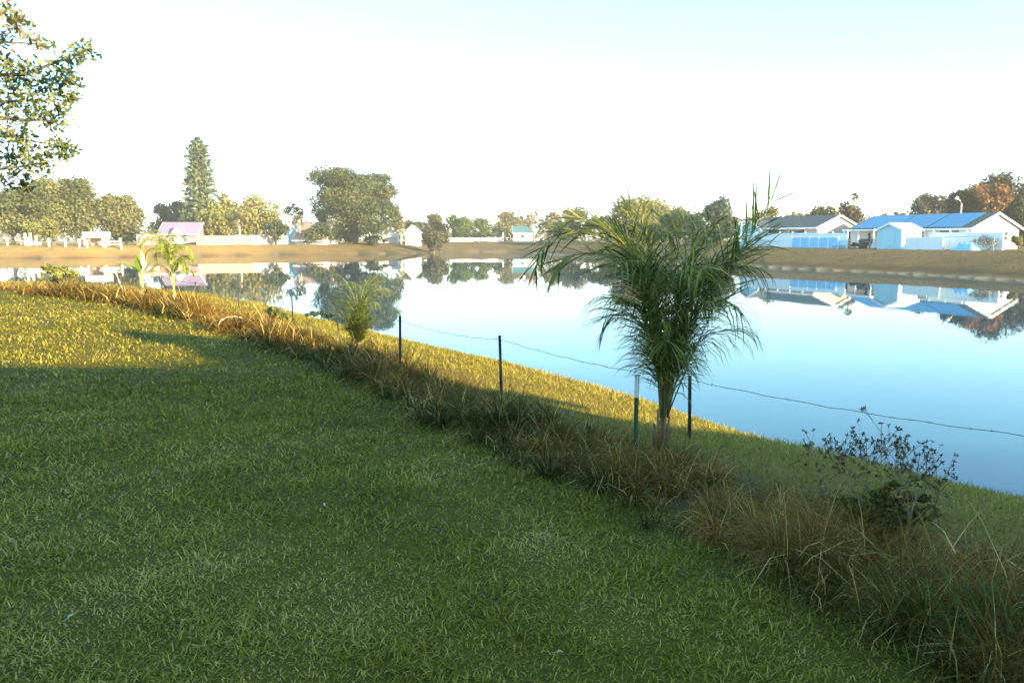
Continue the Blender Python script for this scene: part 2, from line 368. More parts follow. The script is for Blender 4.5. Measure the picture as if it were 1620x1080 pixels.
# bank grass between the weeds and the water
P = polar(260000, 3.0, 60, 1.45, -40, 50); ho, arc = hedge_off(P); d = shore_dist(P); keep = (ho > 0.7) & (d > 0.12) & (d < 14); P = P[keep]; n_ = len(P)
r = np.hypot(P[:, 0], P[:, 1]); sc_ = np.clip(r / 5.0, 0.8, 5); d = d[keep]
BANK = [(0, (0.085, 0.080, 0.014)), (0.35, (0.205, 0.182, 0.024)), (0.7, (0.335, 0.265, 0.050)), (1, (0.46, 0.33, 0.12))]
tone = np.clip(0.7 * rng.random(n_) + 0.5 * (patch(P) - 0.3) + 0.35 * np.exp(-(d / 0.5) ** 2), 0, 1)
L = (0.035 + 0.06 * rng.random(n_) ** 1.5) * np.clip(sc_ ** 0.35, 0.9, 1.7) * (0.6 + 0.8 * np.clip(patch(P), 0, 1))
V, fs, C = blades(np.column_stack([P, height(P) - 0.004]), rng.random(n_) * 2 * np.pi, R(35) + R(50) * rng.random(n_), R(20) + R(70) * rng.random(n_),
                  L, (0.004 + 0.003 * rng.random(n_)) * sc_ ** 0.8, mixc(BANK, tone), 2, rng.normal(0, 0.4, n_))
o = link(bpy.data.objects.new('bank_grass', np_mesh('bank_grass', V, fs, M['straw'], C)))
tag(o, 'thin yellow green grass on the slope down to the pond', 'grass', kind='stuff')

# far banks: coarse dry tufts
P = polar(300000, 45, 240, 1.3, -42, 42); d = shore_dist(P); keep = (d > np.where(P[:, 0] < -28, 0.6, 2.4)) & (d < 26); P = P[keep]; d = d[keep]; n_ = len(P); r = np.hypot(P[:, 0], P[:, 1])
lit_left = np.clip((-P[:, 0] - 28) / 30, 0, 1)[:, None]
FARB = [(0, (0.12, 0.10, 0.045)), (0.4, (0.22, 0.155, 0.06)), (0.75, (0.30, 0.19, 0.075)), (1, (0.34, 0.16, 0.07))]
tone = np.clip(0.6 * rng.random(n_) + 0.25 * (0.5 + 0.5 * wob(P[:, 0], P[:, 1], 5, 2)) + 0.5 * np.exp(-((d - 1.0) / 0.8) ** 2) * (P[:, 0] < -20), 0, 1)
V, fs, C = blades(np.column_stack([P, height(P) - 0.01]), rng.random(n_) * 2 * np.pi, R(15) + R(55) * rng.random(n_), R(40) * rng.random(n_),
                  0.07 + 0.08 * rng.random(n_), 0.025 + 0.0003 * r, mixc(FARB, tone) * (lit_left * 1.15 + (1 - lit_left) * np.array([0.55, 0.60, 0.66])), 2)  # blades off the sunlit left bank darkened and cooled to stand for shade
o = link(bpy.data.objects.new('far_bank_grass', np_mesh('far_bank_grass', V, fs, M['straw'], C)))
tag(o, 'dry tan grass on the banks across the pond', 'grass', kind='stuff')

# weed strip along the fence
def along(n, lo, hi, wfun):
    seg = np.hypot(*(HL[1:] - HL[:-1]).T); cum = np.concatenate([[0], np.cumsum(seg)])
    s = rng.random(n * 3) * cum[-1]
    i = np.clip(np.searchsorted(cum, s) - 1, 0, len(seg) - 1); t = (s - cum[i]) / seg[i]
    p = HL[i] + (HL[i + 1] - HL[i]) * t[:, None]; tg = (HL[i + 1] - HL[i]) / seg[i][:, None]; nm = np.stack([-tg[:, 1], tg[:, 0]], 1)
    # choose the normal that points to the pond side
    pr = wfun(np.hypot(p[:, 0], p[:, 1])); ok = rng.random(len(s)) < pr
    p, nm, s = p[ok][:n], nm[ok][:n], s[ok][:n]
    off = lo + (hi - lo) * rng.beta(1.6, 2.0, len(p)); return p, nm, off, s
pr = lambda r: np.clip((3.0 / r) ** 1.0, 0.07, 1)
cpt, nm, off, s = along(2600, -0.08, 1.5, pr)
tst = hedge_off(cpt[:200] + nm[:200] * 0.3)[0]
if np.median(tst) < 0: nm = -nm
Cc = cpt + nm * off[:, None]; keep = (shore_dist(Cc) > 0.9) & (np.hypot(Cc[:, 0], Cc[:, 1]) > 1.5); Cc, nm, off, s = Cc[keep], nm[keep], off[keep], s[keep]
rc = np.hypot(Cc[:, 0], Cc[:, 1]); nc = len(Cc)
prof = np.clip(1.08 - ((off - 0.40) / 0.95) ** 2, 0.2, 1)
lump = 0.45 + 0.62 * np.clip(0.5 + 0.8 * wob(s, s * 0.3, 0.5, 3), 0, 1) 
Hc = np.interp(rc, [2, 4, 7, 12, 16, 20, 40], [0.42, 0.41, 0.35, 0.34, 0.42, 0.52, 0.60]) * lump * prof * rng.uniform(0.45, 1.3, nc)
dry = np.clip(0.58 + 0.30 * wob(s, s * 0.2, 1.1, 1) + rng.normal(0, 0.22, nc) - 0.45 * (off < 0.16), 0, 1)  # lawn-side edge toned darker green, shade under the overhang painted in
WEED = [(0, (0.024, 0.031, 0.006)), (0.16, (0.065, 0.066, 0.010)), (0.36, (0.13, 0.070, 0.012)), (0.60, (0.255, 0.125, 0.026)), (0.80, (0.42, 0.235, 0.060)), (1, (0.72, 0.50, 0.19))]
nb = np.interp(rc, [2, 6, 15, 40], [105, 85, 55, 35]).astype(int); ci = np.repeat(np.arange(nc), nb); n_ = len(ci)
azr = rng.random(n_) * 2 * np.pi; ro = np.abs(rng.normal(0, 0.045, n_)) * np.clip(rc[ci] / 8, 1, 3)
P = Cc[ci] + np.stack([np.cos(azr), np.sin(azr)], 1) * ro[:, None]; azr = azr + rng.normal(0, 0.6, n_); sc_ = np.clip(rc[ci] / 5.0, 0.75, 5)
azn = np.arctan2(-nm[ci, 1], -nm[ci, 0]) + rng.normal(0, 0.9, n_); azr = np.where((rng.random(n_) < 0.35) & (off[ci] < 0.6), azn, azr)
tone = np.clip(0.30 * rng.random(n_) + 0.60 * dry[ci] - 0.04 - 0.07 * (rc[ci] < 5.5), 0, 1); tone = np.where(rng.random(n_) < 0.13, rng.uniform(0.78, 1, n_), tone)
u_ = rng.random(n_); Lb = Hc[ci] * (0.75 + 0.85 * rng.random(n_)); loose = rng.random(n_) < 0.22
zz = height(P) - 0.005 + np.where(loose, Hc[ci] * 0.55 * rng.random(n_), 0)
e0_ = np.where(loose, R(-10) + R(60) * rng.random(n_), R(52) + R(38) * rng.random(n_))
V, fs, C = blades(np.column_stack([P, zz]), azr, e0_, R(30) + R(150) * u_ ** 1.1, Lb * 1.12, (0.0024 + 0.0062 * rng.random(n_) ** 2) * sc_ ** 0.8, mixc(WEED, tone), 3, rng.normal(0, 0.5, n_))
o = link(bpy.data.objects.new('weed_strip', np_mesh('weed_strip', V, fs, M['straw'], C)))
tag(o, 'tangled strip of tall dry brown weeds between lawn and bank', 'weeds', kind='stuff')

# ------------------------------------------------------------------ wire fence along the bank
def fence_xy(px, Y): return gnd(px, Y)
PA = hit(793, 632); PB = hit(1090, 694); 
def on_line(px):       # where the view through column px meets the fence line
    d = ray(px, 540); sl = d.x / d.y; dx, dy = PA.x - PB.x, PA.y - PB.y
    t = (sl * PB.y - PB.x) / (dx - sl * dy); x, y = PB.x + dx * t, PB.y + dy * t; return Vector((x, y, hz(x, y)))
fence = root('wire_fence', PA, 'low barbed wire fence on thin dark metal posts along the pond bank', 'fence')
posts = []
def post_mesh(H):
    mb = MB(); mb.prism([(-0.018, -0.004), (-0.004, -0.004), (-0.004, -0.022), (0.004, -0.022), (0.004, -0.004), (0.018, -0.004), (0.018, 0.004), (-0.018, 0.004)], 'z', -0.25, H)
    for i in range(12): mb.box(-0.006, 0.006, 0.0045, 0.011, 0.08 + i * H / 13, 0.10 + i * H / 13)
    return mb
for px, top, Y in [(1090, 594, None), (793, 530, None), (632, 500, None), (530, 506, None), (458, 470, None), (373, 447, None), (306, 446, None), (252, 442, None)]:
    p = PB.copy() if px == 1090 else PA.copy() if px == 793 else on_line(px)
    if px < 600: p = gnd(px, {530: 16.8, 458: 18.0, 373: 21.0, 306: 24.0, 252: 27.0}[px])
    H = at(px, top, p.y).z - p.z
    posts.append((p, max(0.5, min(1.25, H))))
nx = on_line(1790); posts.insert(0, (nx, 0.60))
nx2 = nx + (nx - PB) * 1.0; nx2.z = hz(nx2.x, nx2.y); posts.insert(0, (nx2, 0.76))
for i, (p, H) in enumerate(posts):
    o = post_mesh(H).build('post', M['post_dark'], fence); o.location = p - PA; o.rotation_euler = (random.uniform(-.03, .03), random.uniform(-.04, .04), R(60) + random.uniform(-.2, .2))
wmb = MB(); bmb = MB()
for frac, sag in ((0.93, 0.05),):
    for (p, H), (q, H2) in zip(posts[:-1], posts[1:]):
        a_ = p + Vector((0, 0, H * frac)); b_ = q + Vector((0, 0, H2 * frac)); pts = []; n = 18
        for i in range(n + 1):
            t = i / n; pts.append(a_.lerp(b_, t) - Vector((0, 0, sag * 4 * t * (1 - t))) + Vector((0, 0, 0.006 * math.sin(i * 2.3 + p.x))) - PA)
        far_ = max(1.0, (p.y + q.y) / 2 / 9)
        wmb.tube(pts, 0.0026 * min(far_, 1.6), 4)
        if frac > 0.5:
            Lw = (b_ - a_).length; nb = int(Lw / 0.14)
            for j in range(nb):
                t = (j + 0.5) / nb; k_ = t * n; i = int(k_); c = Vector(pts[i]).lerp(Vector(pts[min(i + 1, n)]), k_ - i)
                for s_ in range(2):
                    dv = Vector((random.uniform(-1, 1), random.uniform(-1, 1), random.uniform(-1, 1))).normalized() * 0.018
                    bmb.tube([c - dv, c + dv], 0.0017, 3)
wo = wmb.build('wire', M['wire'], fence); bo = bmb.build('barbs', M['wire'], wo); bo['kind'] = 'stuff'

stk = hit(1005, 721); st = root('stake_post', stk, 'short green metal post with a white top beside the large palm', 'post')
Hs = at(1005, 592, stk.y).z - stk.z
post_mesh(Hs * 0.72).build('shaft', M['post_green'], st).rotation_euler = (0, 0, R(20))
mb = MB(); mb.prism([(-0.019, -0.005), (-0.005, -0.005), (-0.005, -0.023), (0.005, -0.023), (0.005, -0.005), (0.019, -0.005), (0.019, 0.005), (-0.019, 0.005)], 'z', Hs * 0.72, Hs * 0.985)
mb.box(-0.026, 0.024, -0.014, 0.008, Hs * 0.97, Hs)
mb.build('painted_tip', M['post_white'], st).rotation_euler = (0, 0, R(20))

# ------------------------------------------------------------------ palms
def frond(par, base, az, e0, bend, L, c_r, leaf, n=34, droop=0.6, start=0.22, rw=0.012, splay=55, cols=None, single=False, wl=0.02, nm='frond', pw=1.25, roll=0.0):
    """an arching pinnate frond: tapering stalk with leaflets on both sides"""
    h = Vector((math.cos(az), math.sin(az), 0)); sd_ = Vector((-math.sin(az), math.cos(az), 0)); p = Vector(base); pts = [p.copy()]; tg = []
    N = 16
    for i in range(N):
        t = (i + 0.5) / N; a_ = e0 - bend * t ** pw
        d_ = h * math.cos(a_) + Vector((0, 0, math.sin(a_))); tg.append(d_); p = p + d_ * L / N; pts.append(p.copy())
    tg.append(tg[-1])
    mb = MB(); mb.tube(pts, [rw * (1 - 0.86 * i / N) for i in range(N + 1)], 5)
    fo = mb.build(nm, c_r, par, True)
    lm = MB()
    for j in range(n):
        t = start + (1 - start) * (j + 0.5) / n; k_ = t * N; i = min(int(k_), N - 1); c = pts[i].lerp(pts[i + 1], k_ - i); T = tg[i]
        ll = leaf * (math.sin(math.pi * min(1, 0.20 + 0.64 * (t - start) / (1 - start))) ** 0.5) * random.uniform(0.85, 1.12)
        for sgn in (-1, 1):
            sdr = sd_ * math.cos(R(roll)) + (T.cross(sd_) * -1) * math.sin(R(roll))
            sp = R(splay * (1.15 - 0.45 * t) + random.uniform(-9, 9)); up = T.cross(sd_) * -1
            d_ = (T * math.cos(sp) + sdr * sgn * math.sin(sp) + up * random.uniform(-0.15, 0.4)).normalized()
            q = c.copy(); lp = [q.copy()]; dr = droop * random.uniform(0.6, 1.4)
            S = 4
            for s_ in range(S):
                q = q + d_ * ll / S; lp.append(q.copy()); d_ = (d_ + Vector((0, 0, -dr / S * (0.6 + 0.5 * s_)))).normalized()
            wv = d_.cross(Vector((0, 0, 1))); wv = wv.normalized() if wv.length > 0.05 else sd_
            wv = (wv + T * random.uniform(-0.5, 0.5) + Vector((0, 0, random.uniform(-0.6, 0.6)))).normalized()
            cc = random.choice(cols); f_ = random.uniform(0.8, 1.2); cc = tuple(x * f_ for x in cc)
            ws = [wl * x for x in (0.5, 1.0, 0.9, 0.55, 0.06)]
            if single:
                m1 = MB(); m1.strip(lp, ws, wv, cc); m1.build('leaflet', M['leaf'], fo, False, True)
            else: lm.strip(lp, ws, wv, cc)
    if not single:
        lo = lm.build('leaflets', M['leaf'], fo, False, True); lo['kind'] = 'stuff'
    return fo

# the large palm
pb = hit(1045, 722); Dp = pb.y; S_ = Dp / F        # metres per photo pixel at the palm
palm = root('palm', pb, 'large bushy young palm with drooping feathery fronds beside the fence', 'palm')
mb = MB(); mb.tube([(0, 0, -0.1), (0, 0, 0.08), (0.01, 0, 0.24), (0.02, 0, 0.42)], [0.040, 0.036, 0.030, 0.022], 10); mb.build('trunk', M['palm_bark'], palm, True)
for (dx, dz0, dx2, dz1, w_) in [(-0.07, 0.0, -0.13, 0.34, 0.028), (-0.04, 0.05, -0.10, 0.42, 0.026), (0.06, 0.05, 0.14, 0.36, 0.026), (0.05, 0.0, 0.09, 0.50, 0.024), (0.0, 0.0, -0.02, 0.45, 0.03), (0.03, 0.1, 0.045, 0.62, 0.024), (-0.02, 0.1, -0.06, 0.60, 0.022)]:
    mb = MB(); yy = random.uniform(-0.06, 0.0)
    q_ = 0.66; mb.tube([(dx * q_, yy * q_, dz0 * q_), ((dx + dx2) / 2 * q_ - 0.004, yy * q_ * 1.2, (dz0 + dz1) / 2 * q_), (dx2 * q_, yy * q_ * 1.3, dz1 * q_)], [w_ * .62, w_ * .5, w_ * 0.34], 6); mb.build('old_stalk', M['old_stalk'], palm, True)
PC = [(0.13, 0.165, 0.022), (0.19, 0.215, 0.032), (0.27, 0.27, 0.05), (0.38, 0.34, 0.09), (0.08, 0.105, 0.017), (0.055, 0.075, 0.014)]
# azimuth (0 = to the right of the photo), start angle, bend, length, leaflet length, droop
LS = S_ * 168 * 1.2
FR = [(3, 70, 10, 1.86, 0.44, 0.04, True, 1.2), (186, 85, 175, 2.2, 0.36, 0.30, True, 2.9),
      (174, 86, 150, 1.9, 0.38, 0.45, True, 3.0), (160, 86, 70, 1.85, 0.38, 0.25, False, 2.4), (195, 87, 90, 1.95, 0.38, 0.3, True, 2.6), (232, 87, 90, 1.75, 0.42, 0.9, False, 2.4),
      (20, 85, 95, 1.7, 0.38, 0.7, False, 2.4), (50, 86, 70, 1.75, 0.38, 0.6, False, 2.4), (0, 81, 70, 1.6, 0.36, 0.5, False, 2.2), (15, 77, 30, 1.65, 0.38, 0.4, False, 1.8), (345, 79, 50, 1.6, 0.38, 0.5, False, 2.0)]
for i in range(13):      # the upright feathery heart of the crown
    FR.append((i * 137.5 + 12, random.uniform(84, 89), random.uniform(10, 50), random.uniform(1.1, 1.8), random.uniform(.42, .58), random.uniform(1.2, 2.4), False, random.uniform(1.6, 2.2)))
for i in range(12):      # fronds that rise steeply, arch over and hang
    FR.append((i * 137.5 + 40, random.uniform(83, 88), random.uniform(90, 145), random.uniform(1.05, 1.6), random.uniform(.40, .54), random.uniform(1.2, 2.4), False, random.uniform(2.6, 3.6)))
for i in range(5):      # lower fronds that hang close to the trunk
    FR.append((i * 137.5 + 70, random.uniform(82, 86), random.uniform(60, 110), random.uniform(.85, 1.15), random.uniform(.40, .5), random.uniform(1.5, 2.4), False, random.uniform(1.8, 2.6)))
for (a_, e_, b_, L_, lf, dr, sg_, pw_) in FR:
    frond(palm, (0.02 + 0.03 * math.cos(R(a_)), 0.03 * math.sin(R(a_)), 0.36 + random.uniform(-0.06, 0.08)), R(a_), R(e_), R(b_), L_ * LS, M['petiole'], lf * LS, 32 if sg_ else 34, dr, 0.17 if not sg_ else 0.42, 0.0070, 44 if sg_ and a_ < 90 else 46, PC, sg_, 0.017 if sg_ else 0.0100, pw=pw_, roll=(70 if a_ < 90 else 35) if sg_ else random.uniform(-30, 30))

# the small bushy palm further along the weeds
p2 = hit(567, 556); small = root('palm', p2, 'small bushy palm with yellow drooping tips standing in the weeds', 'palm')
mb = MB(); mb.tube([(0, 0, -0.1), (0, 0, 0.16)], [0.05, 0.035], 8); mb.build('trunk', M['palm_bark'], small, True)
YC = [(0.16, 0.19, 0.035), (0.24, 0.24, 0.06), (0.12, 0.16, 0.03)]
DC = [(0.06, 0.09, 0.02), (0.09, 0.125, 0.025), (0.15, 0.17, 0.04)]
k2_ = p2.y / F
for i in range(26):
    a_ = i * 137.5 + 20; e_ = 89 - 0.9 * i
    frond(small, (0, 0, 0.10), R(a_), R(e_), R(random.uniform(10, 50)), random.uniform(0.35, 0.9), M['petiole'], 0.17, 26, 0.4, 0.08, 0.006, 50, DC, False, 0.014, pw=1.6)
for i in range(14):
    a_ = [20, -10, 45, 160, 5, -30, 60, 10, 30, 180, 0, 90, 200, 270][i]
    frond(small, (0.02, 0, 0.12), R(a_), R(random.uniform(85, 89)), R(random.uniform(60, 140)), random.uniform(0.9, 1.3), M['yellow_stalk'], 0.22, 26, 1.6, 0.3, 0.005, 40, YC, False, 0.008, pw=3.2)

# the sunlit queen palm sapling with a white foot
p3 = gnd(270, 20.8); sap = root('palm', p3, 'slender sunlit yellow green palm sapling with a whitewashed foot', 'palm')
H3 = at(270, 352, 20.8).z - p3.z
mb = MB(); mb.tube([(0, 0, -0.1), (0.01, 0, 0.5), (-0.02, 0, H3 * 0.45)], [0.035, 0.028, 0.022], 8); mb.build('trunk', M['yellow_stalk'], sap, True)
mb = MB(); mb.tube([(0, 0, 0), (0.005, 0, 0.22)], [0.04, 0.038], 8); mb.build('whitewash', M['post_white'], sap, True)
SC = [(0.22, 0.26, 0.035), (0.30, 0.31, 0.055), (0.15, 0.21, 0.03)]
for (a_, e_, b_, L_, z0_) in [(0, 70, 90, 0.85, .30), (25, 76, 140, 0.85, .34), (185, 87, 174, 1.75, .36), (172, 89, 90, 1.35, .40), (200, 85, 165, 1.4, .38), (-20, 78, 150, 0.8, .28), (95, 86, 120, 1.0, .4), (270, 87, 160, 1.3, .38), (230, 87, 150, 1.45, .38), (10, 66, 130, .75, .24), (330, 74, 160, 0.8, .3), (215, 84, 172, 1.2, .34), (160, 82, 168, 1.1, .32), (190, 80, 160, .9, .22), (350, 84, 165, 1.2, .36), (300, 86, 100, 1.3, .4)]:
    frond(sap, (-0.02, 0, H3 * z0_), R(a_), R(e_), R(b_), L_, M['yellow_stalk'], 0.36, 30, 2.2, 0.2, 0.010, 38, SC, False, 0.018, pw=2.6)

# banana plant
p4 = gnd(219, 23.2); ban = root('banana_plant', p4, 'small banana plant with broad yellow green leaves beside the palm sapling', 'plant')
mb = MB(); mb.tube([(0, 0, -0.1), (0.0, 0, 0.25), (0.02, 0, 0.62)], [0.085, 0.07, 0.045], 9); mb.build('stem', M['banana_stem'], ban, True)
def bleaf(az, e0, bend, L, W, base=(0.02, 0, 0.6)):
    h = Vector((math.cos(az), math.sin(az), 0)); s_ = Vector((-math.sin(az), math.cos(az), 0)); p = Vector(base); mb = MB(); N = 12; pts = [p.copy()]; tgs = []
    for i in range(N):
        a_ = e0 - bend * ((i + .5) / N) ** 1.2; d_ = h * math.cos(a_) + Vector((0, 0, math.sin(a_))); p = p + d_ * L / N; pts.append(p.copy()); tgs.append(d_)
    tgs.append(tgs[-1])
    for sgn in (-1, 1):
        vs = []
        for i, q in enumerate(pts):
            t = i / N; w = W * (math.sin(math.pi * min(1, max(0, (t - 0.2) / 0.8)) ** 0.75) if t > 0.2 else 0.02) * (0.82 if i % 3 == 1 else 1) / 2
            up = tgs[i].cross(s_) * -1
            vs += [q, q + s_ * sgn * w + up * (0.3 * w) + Vector((0, 0, -0.15 * w))]
        c = random.choice([(0.15, 0.22, 0.03), (0.13, 0.19, 0.028)])
        mb.add(vs, [(2 * i, 2 * i + 1, 2 * i + 3, 2 * i + 2) for i in range(N)], c)
    mb.tube(pts, [0.014 * (1 - 0.8 * i / N) for i in range(N + 1)], 5, (0.34, 0.36, 0.10))
    mb.build('leaf', M['glossleaf'], ban, False, True)
for q in [(178, 66, 95, 1.0, 0.26), (110, 86, 12, 0.85, 0.30), (20, 70, 30, 0.62, 0.2), (0, 50, 100, 0.75, 0.22), (265, 78, 20, 0.7, 0.24)]: bleaf(R(q[0]), R(q[1]), R(q[2]), q[3], q[4])
s0 = gnd(193, 23.6); stt = root('prop_stake', s0, 'thin pale leaning stake with a crossbar beside the banana plant', 'stake')
tp = at(182, 428, 23.6) - s0; mb = MB(); mb.tube([(0, 0, -0.1), tp], 0.018, 5); mb.build('pole', M['stake'], stt)
mb = MB(); mb.tube([tp + Vector((-0.22, 0, 0.02)), tp + Vector((0.22, 0, 0.03))], 0.014, 5); mb.build('crossbar', M['stake'], stt)

# dead curved frond sticking out of the weeds
p5 = gnd(336, 14.4); dz = at(336, 524, p5.y).z
mb = MB(); q0 = Vector((p5.x + 0.02, p5.y, hz(p5.x, p5.y))); e1 = at(362, 521, p5.y + 0.2)
pts = [q0, q0 + Vector((0.01, 0, 0.10)), q0 + Vector((0.06, 0.02, 0.19)), q0 + Vector((0.16, 0.05, 0.24)), q0 + Vector((0.30, 0.1, 0.25)), q0 + Vector((0.42, 0.14, 0.22))]
pts = [p - q0 for p in pts]; mb.tube(pts, [0.012, 0.013, 0.016, 0.018, 0.012, 0.004], 6)
o = mb.build('dead_frond', M['twig'], None, True); o.location = q0; tag(o, 'pale curved dead frond sticking out of the weed strip', 'frond')

# ------------------------------------------------------------------ leafy bushes and weeds
def leaf_cloud(lobes, n, size, stops, up=0.35, aspect=1.6, tri=False):
    """n leaf cards spread through ellipsoid lobes [(centre, radii, tone shift)]"""
    lob = np.array([l_[0] for l_ in lobes], float); rad = np.array([l_[1] for l_ in lobes], float); ts = np.array([l_[2] for l_ in lobes], float)
    wgt = (rad.prod(1)) ** 0.66; wgt /= wgt.sum(); li = rng.choice(len(lobes), n, p=wgt)
    d = rng.normal(size=(n, 3)); d /= np.linalg.norm(d, axis=1)[:, None]; rr_ = (0.30 + 0.70 * rng.random(n) ** 0.6) * (0.86 + 0.30 * rng.random(n))
    P = lob[li] + d * rad[li] * rr_[:, None]
    nrm = d * 0.6 + rng.normal(size=(n, 3)) * 0.7 + np.array([0, 0, up]); nrm /= np.linalg.norm(nrm, axis=1)[:, None]
    t1 = np.cross(nrm, rng.normal(size=(n, 3))); t1 /= np.linalg.norm(t1, axis=1)[:, None]; t2 = np.cross(nrm, t1)
    s_ = size * (0.6 + 0.8 * rng.random(n)); a_ = t1 * (s_ * aspect / 2)[:, None]; b_ = t2 * (s_ / 2)[:, None]; fold = nrm * (s_ * 0.18)[:, None]
    V = np.stack([P - a_, P - b_ + fold, P + a_, P + b_ + fold], 1).reshape(-1, 3)
    tone = np.clip(0.45 + ts[li] + rng.normal(0, 0.16, n), 0, 1); C = np.repeat(mixc(stops, tone), 4, 0)
    Fq = np.arange(n)[:, None] * 4 + np.array([[0, 1, 2, 3]])
    return V, [Fq], C
def lobes_in(c, rad, k, frac=(0.28, 0.45), seed=0, tone=0.22):
    rs = np.random.default_rng(seed); out = []
    for i in range(k):
        d = rs.normal(size=3); d /= np.linalg.norm(d); q = rs.random() ** 0.45 * 0.74
        f = rs.uniform(*frac); out.append(((c[0] + d[0] * rad[0] * q, c[1] + d[1] * rad[1] * q, c[2] + d[2] * rad[2] * q), (rad[0] * f, rad[1] * f, rad[2] * f * 0.9), rs.normal(0, tone)))
    return out
def leaf_obj(name, par, lobes, n, size, stops, m=None, **kw):
    V, fs, C = leaf_cloud(lobes, n, size, stops, **kw)
    o = bpy.data.objects.new(name, np_mesh(name, V, fs, m or M['far_leaf'], C)); return link(o, par)

OLIVE = [(0, (0.05, 0.064, 0.020)), (0.5, (0.11, 0.125, 0.040)), (1, (0.20, 0.19, 0.065))]
YELLOWG = [(0, (0.10, 0.11, 0.028)), (0.5, (0.20, 0.19, 0.05)), (1, (0.31, 0.26, 0.08))]
BRIGHTG = [(0, (0.035, 0.070, 0.018)), (0.5, (0.075, 0.125, 0.030)), (1, (0.14, 0.18, 0.05))]
DARKG = [(0, (0.020, 0.036, 0.018)), (0.5, (0.040, 0.062, 0.026)), (1, (0.075, 0.095, 0.035))]
BLUEG = [(0, (0.030, 0.055, 0.040)), (0.5, (0.060, 0.090, 0.060)), (1, (0.13, 0.14, 0.075))]
BROWNG = [(0, (0.050, 0.040, 0.020)), (0.5, (0.100, 0.080, 0.035)), (1, (0.17, 0.13, 0.05))]
RUST = [(0, (0.10, 0.055, 0.025)), (0.5, (0.26, 0.12, 0.045)), (1, (0.40, 0.20, 0.08))]
PINKT = [(0, (0.14, 0.11, 0.07)), (0.5, (0.22, 0.165, 0.105)), (1, (0.31, 0.24, 0.155))]

def bush(px, Y, wpx, hpx, label, n, size, stops, cat='bush', group=None, stem=True, k=7, nm='bush', fr=(0.3, 0.5), mt=None):
    p = gnd(px, Y); w_ = wpx * Y / F / 2; h_ = hpx * Y / F; b_ = root(nm, p, label, cat, group)
    if stem:
        mb = MB()
        for i in range(4):
            a_ = i * 1.7; mb.tube([(0, 0, -0.05), (w_ * 0.2 * math.cos(a_), w_ * 0.2 * math.sin(a_), h_ * 0.35), (w_ * 0.5 * math.cos(a_), w_ * 0.5 * math.sin(a_), h_ * 0.8)], [h_ * 0.03, h_ * 0.022, h_ * 0.008], 5)
        mb.build('stem', M['bark'], b_, True)
    leaf_obj('foliage', b_, lobes_in((0, 0, h_ * 0.58), (w_, w_ * 0.8, h_ * 0.46), k, fr, int(px)), n, size, stops, mt)
    return b_
bush(90, 25.5, 76, 48, 'yellow sunlit bush with a thin pale stem beside the lawn edge', 900, 0.075, [(0, (.10, .12, .03)), (.5, (.22, .21, .05)), (1, (.36, .31, .09))], nm='bush', k=22, fr=(.12, .26))
bush(426, 16.2, 62, 32, 'round leafy green bush in the weeds by the far fence post', 900, 0.045, [(0, (0.05, 0.07, 0.02)), (.5, (0.14, 0.16, 0.045)), (1, (0.24, 0.23, 0.07))])
bush(505, 24.0, 52, 16, 'low dark weeds at the water edge behind the small palm', 500, 0.05, DARKG, nm='bush', stem=False)
bush(685, 13.4 if False else 8.6, 40, 16, 'low leafy weed on the bank edge right of the small palm', 220, 0.03, [(0, (0.05, 0.06, 0.02)), (1, (0.16, 0.14, 0.05))], stem=False)
bush(1085, pb.y + 0.5, 34, 34, 'small green tuft at the foot of the large palm', 260, 0.03, BRIGHTG, stem=False) if False else None

bush(1430, 4.2, 230, 105, 'low twiggy brownish green weed bush under the dried wildflowers', 1700, 0.024, [(0, (.06, .062, .012)), (.5, (.18, .135, .030)), (1, (.40, .27, .09))], k=60, fr=(.07, .16), mt=M['straw'])
def tuft(px, py, n, Lm, spread, cols, label, width=0.010, nm='grass_tuft'):
    p = hit(px, py); m_ = rng.normal(0, spread, (n, 2)); P = np.column_stack([p.x + m_[:, 0], p.y + m_[:, 1], np.zeros(n)]); P[:, 2] = height(P[:, :2]) - 0.005
    V, fs, C = blades(P - np.array([p.x, p.y, p.z]), rng.random(n) * 2 * np.pi, R(50) + R(38) * rng.random(n), R(20) + R(75) * rng.random(n), Lm * (0.6 + 0.6 * rng.random(n)), width * (0.6 + 0.6 * rng.random(n)), mixc(cols, rng.random(n)), 5, rng.normal(0, .4, n))
    o = link(bpy.data.objects.new(nm, np_mesh(nm, V, fs, M['leaf'], C))); o.location = p; return tag(o, label, 'grass')
GT = [(0, (0.045, 0.08, 0.015)), (0.7, (0.10, 0.15, 0.025)), (1, (0.18, 0.19, 0.05))]
tuft(1575, 1020, 150, 0.42, 0.11, GT, 'spiky tuft of long bright green grass in the bottom right corner', 0.011)
tuft(1082, 735, 130, 0.30, 0.05, GT, 'green tuft of grass at the foot of the large palm', 0.006)
tuft(1470, 1000, 70, 0.36, 0.08, GT, 'smaller green grass tuft left of the corner tuft', 0.009)
tuft(700, 640, 90, 0.26, 0.05, [(0, (0.03, 0.05, 0.015)), (1, (0.09, 0.10, 0.03))], 'dark green grass tuft in the weeds before the tall fence post', 0.008)

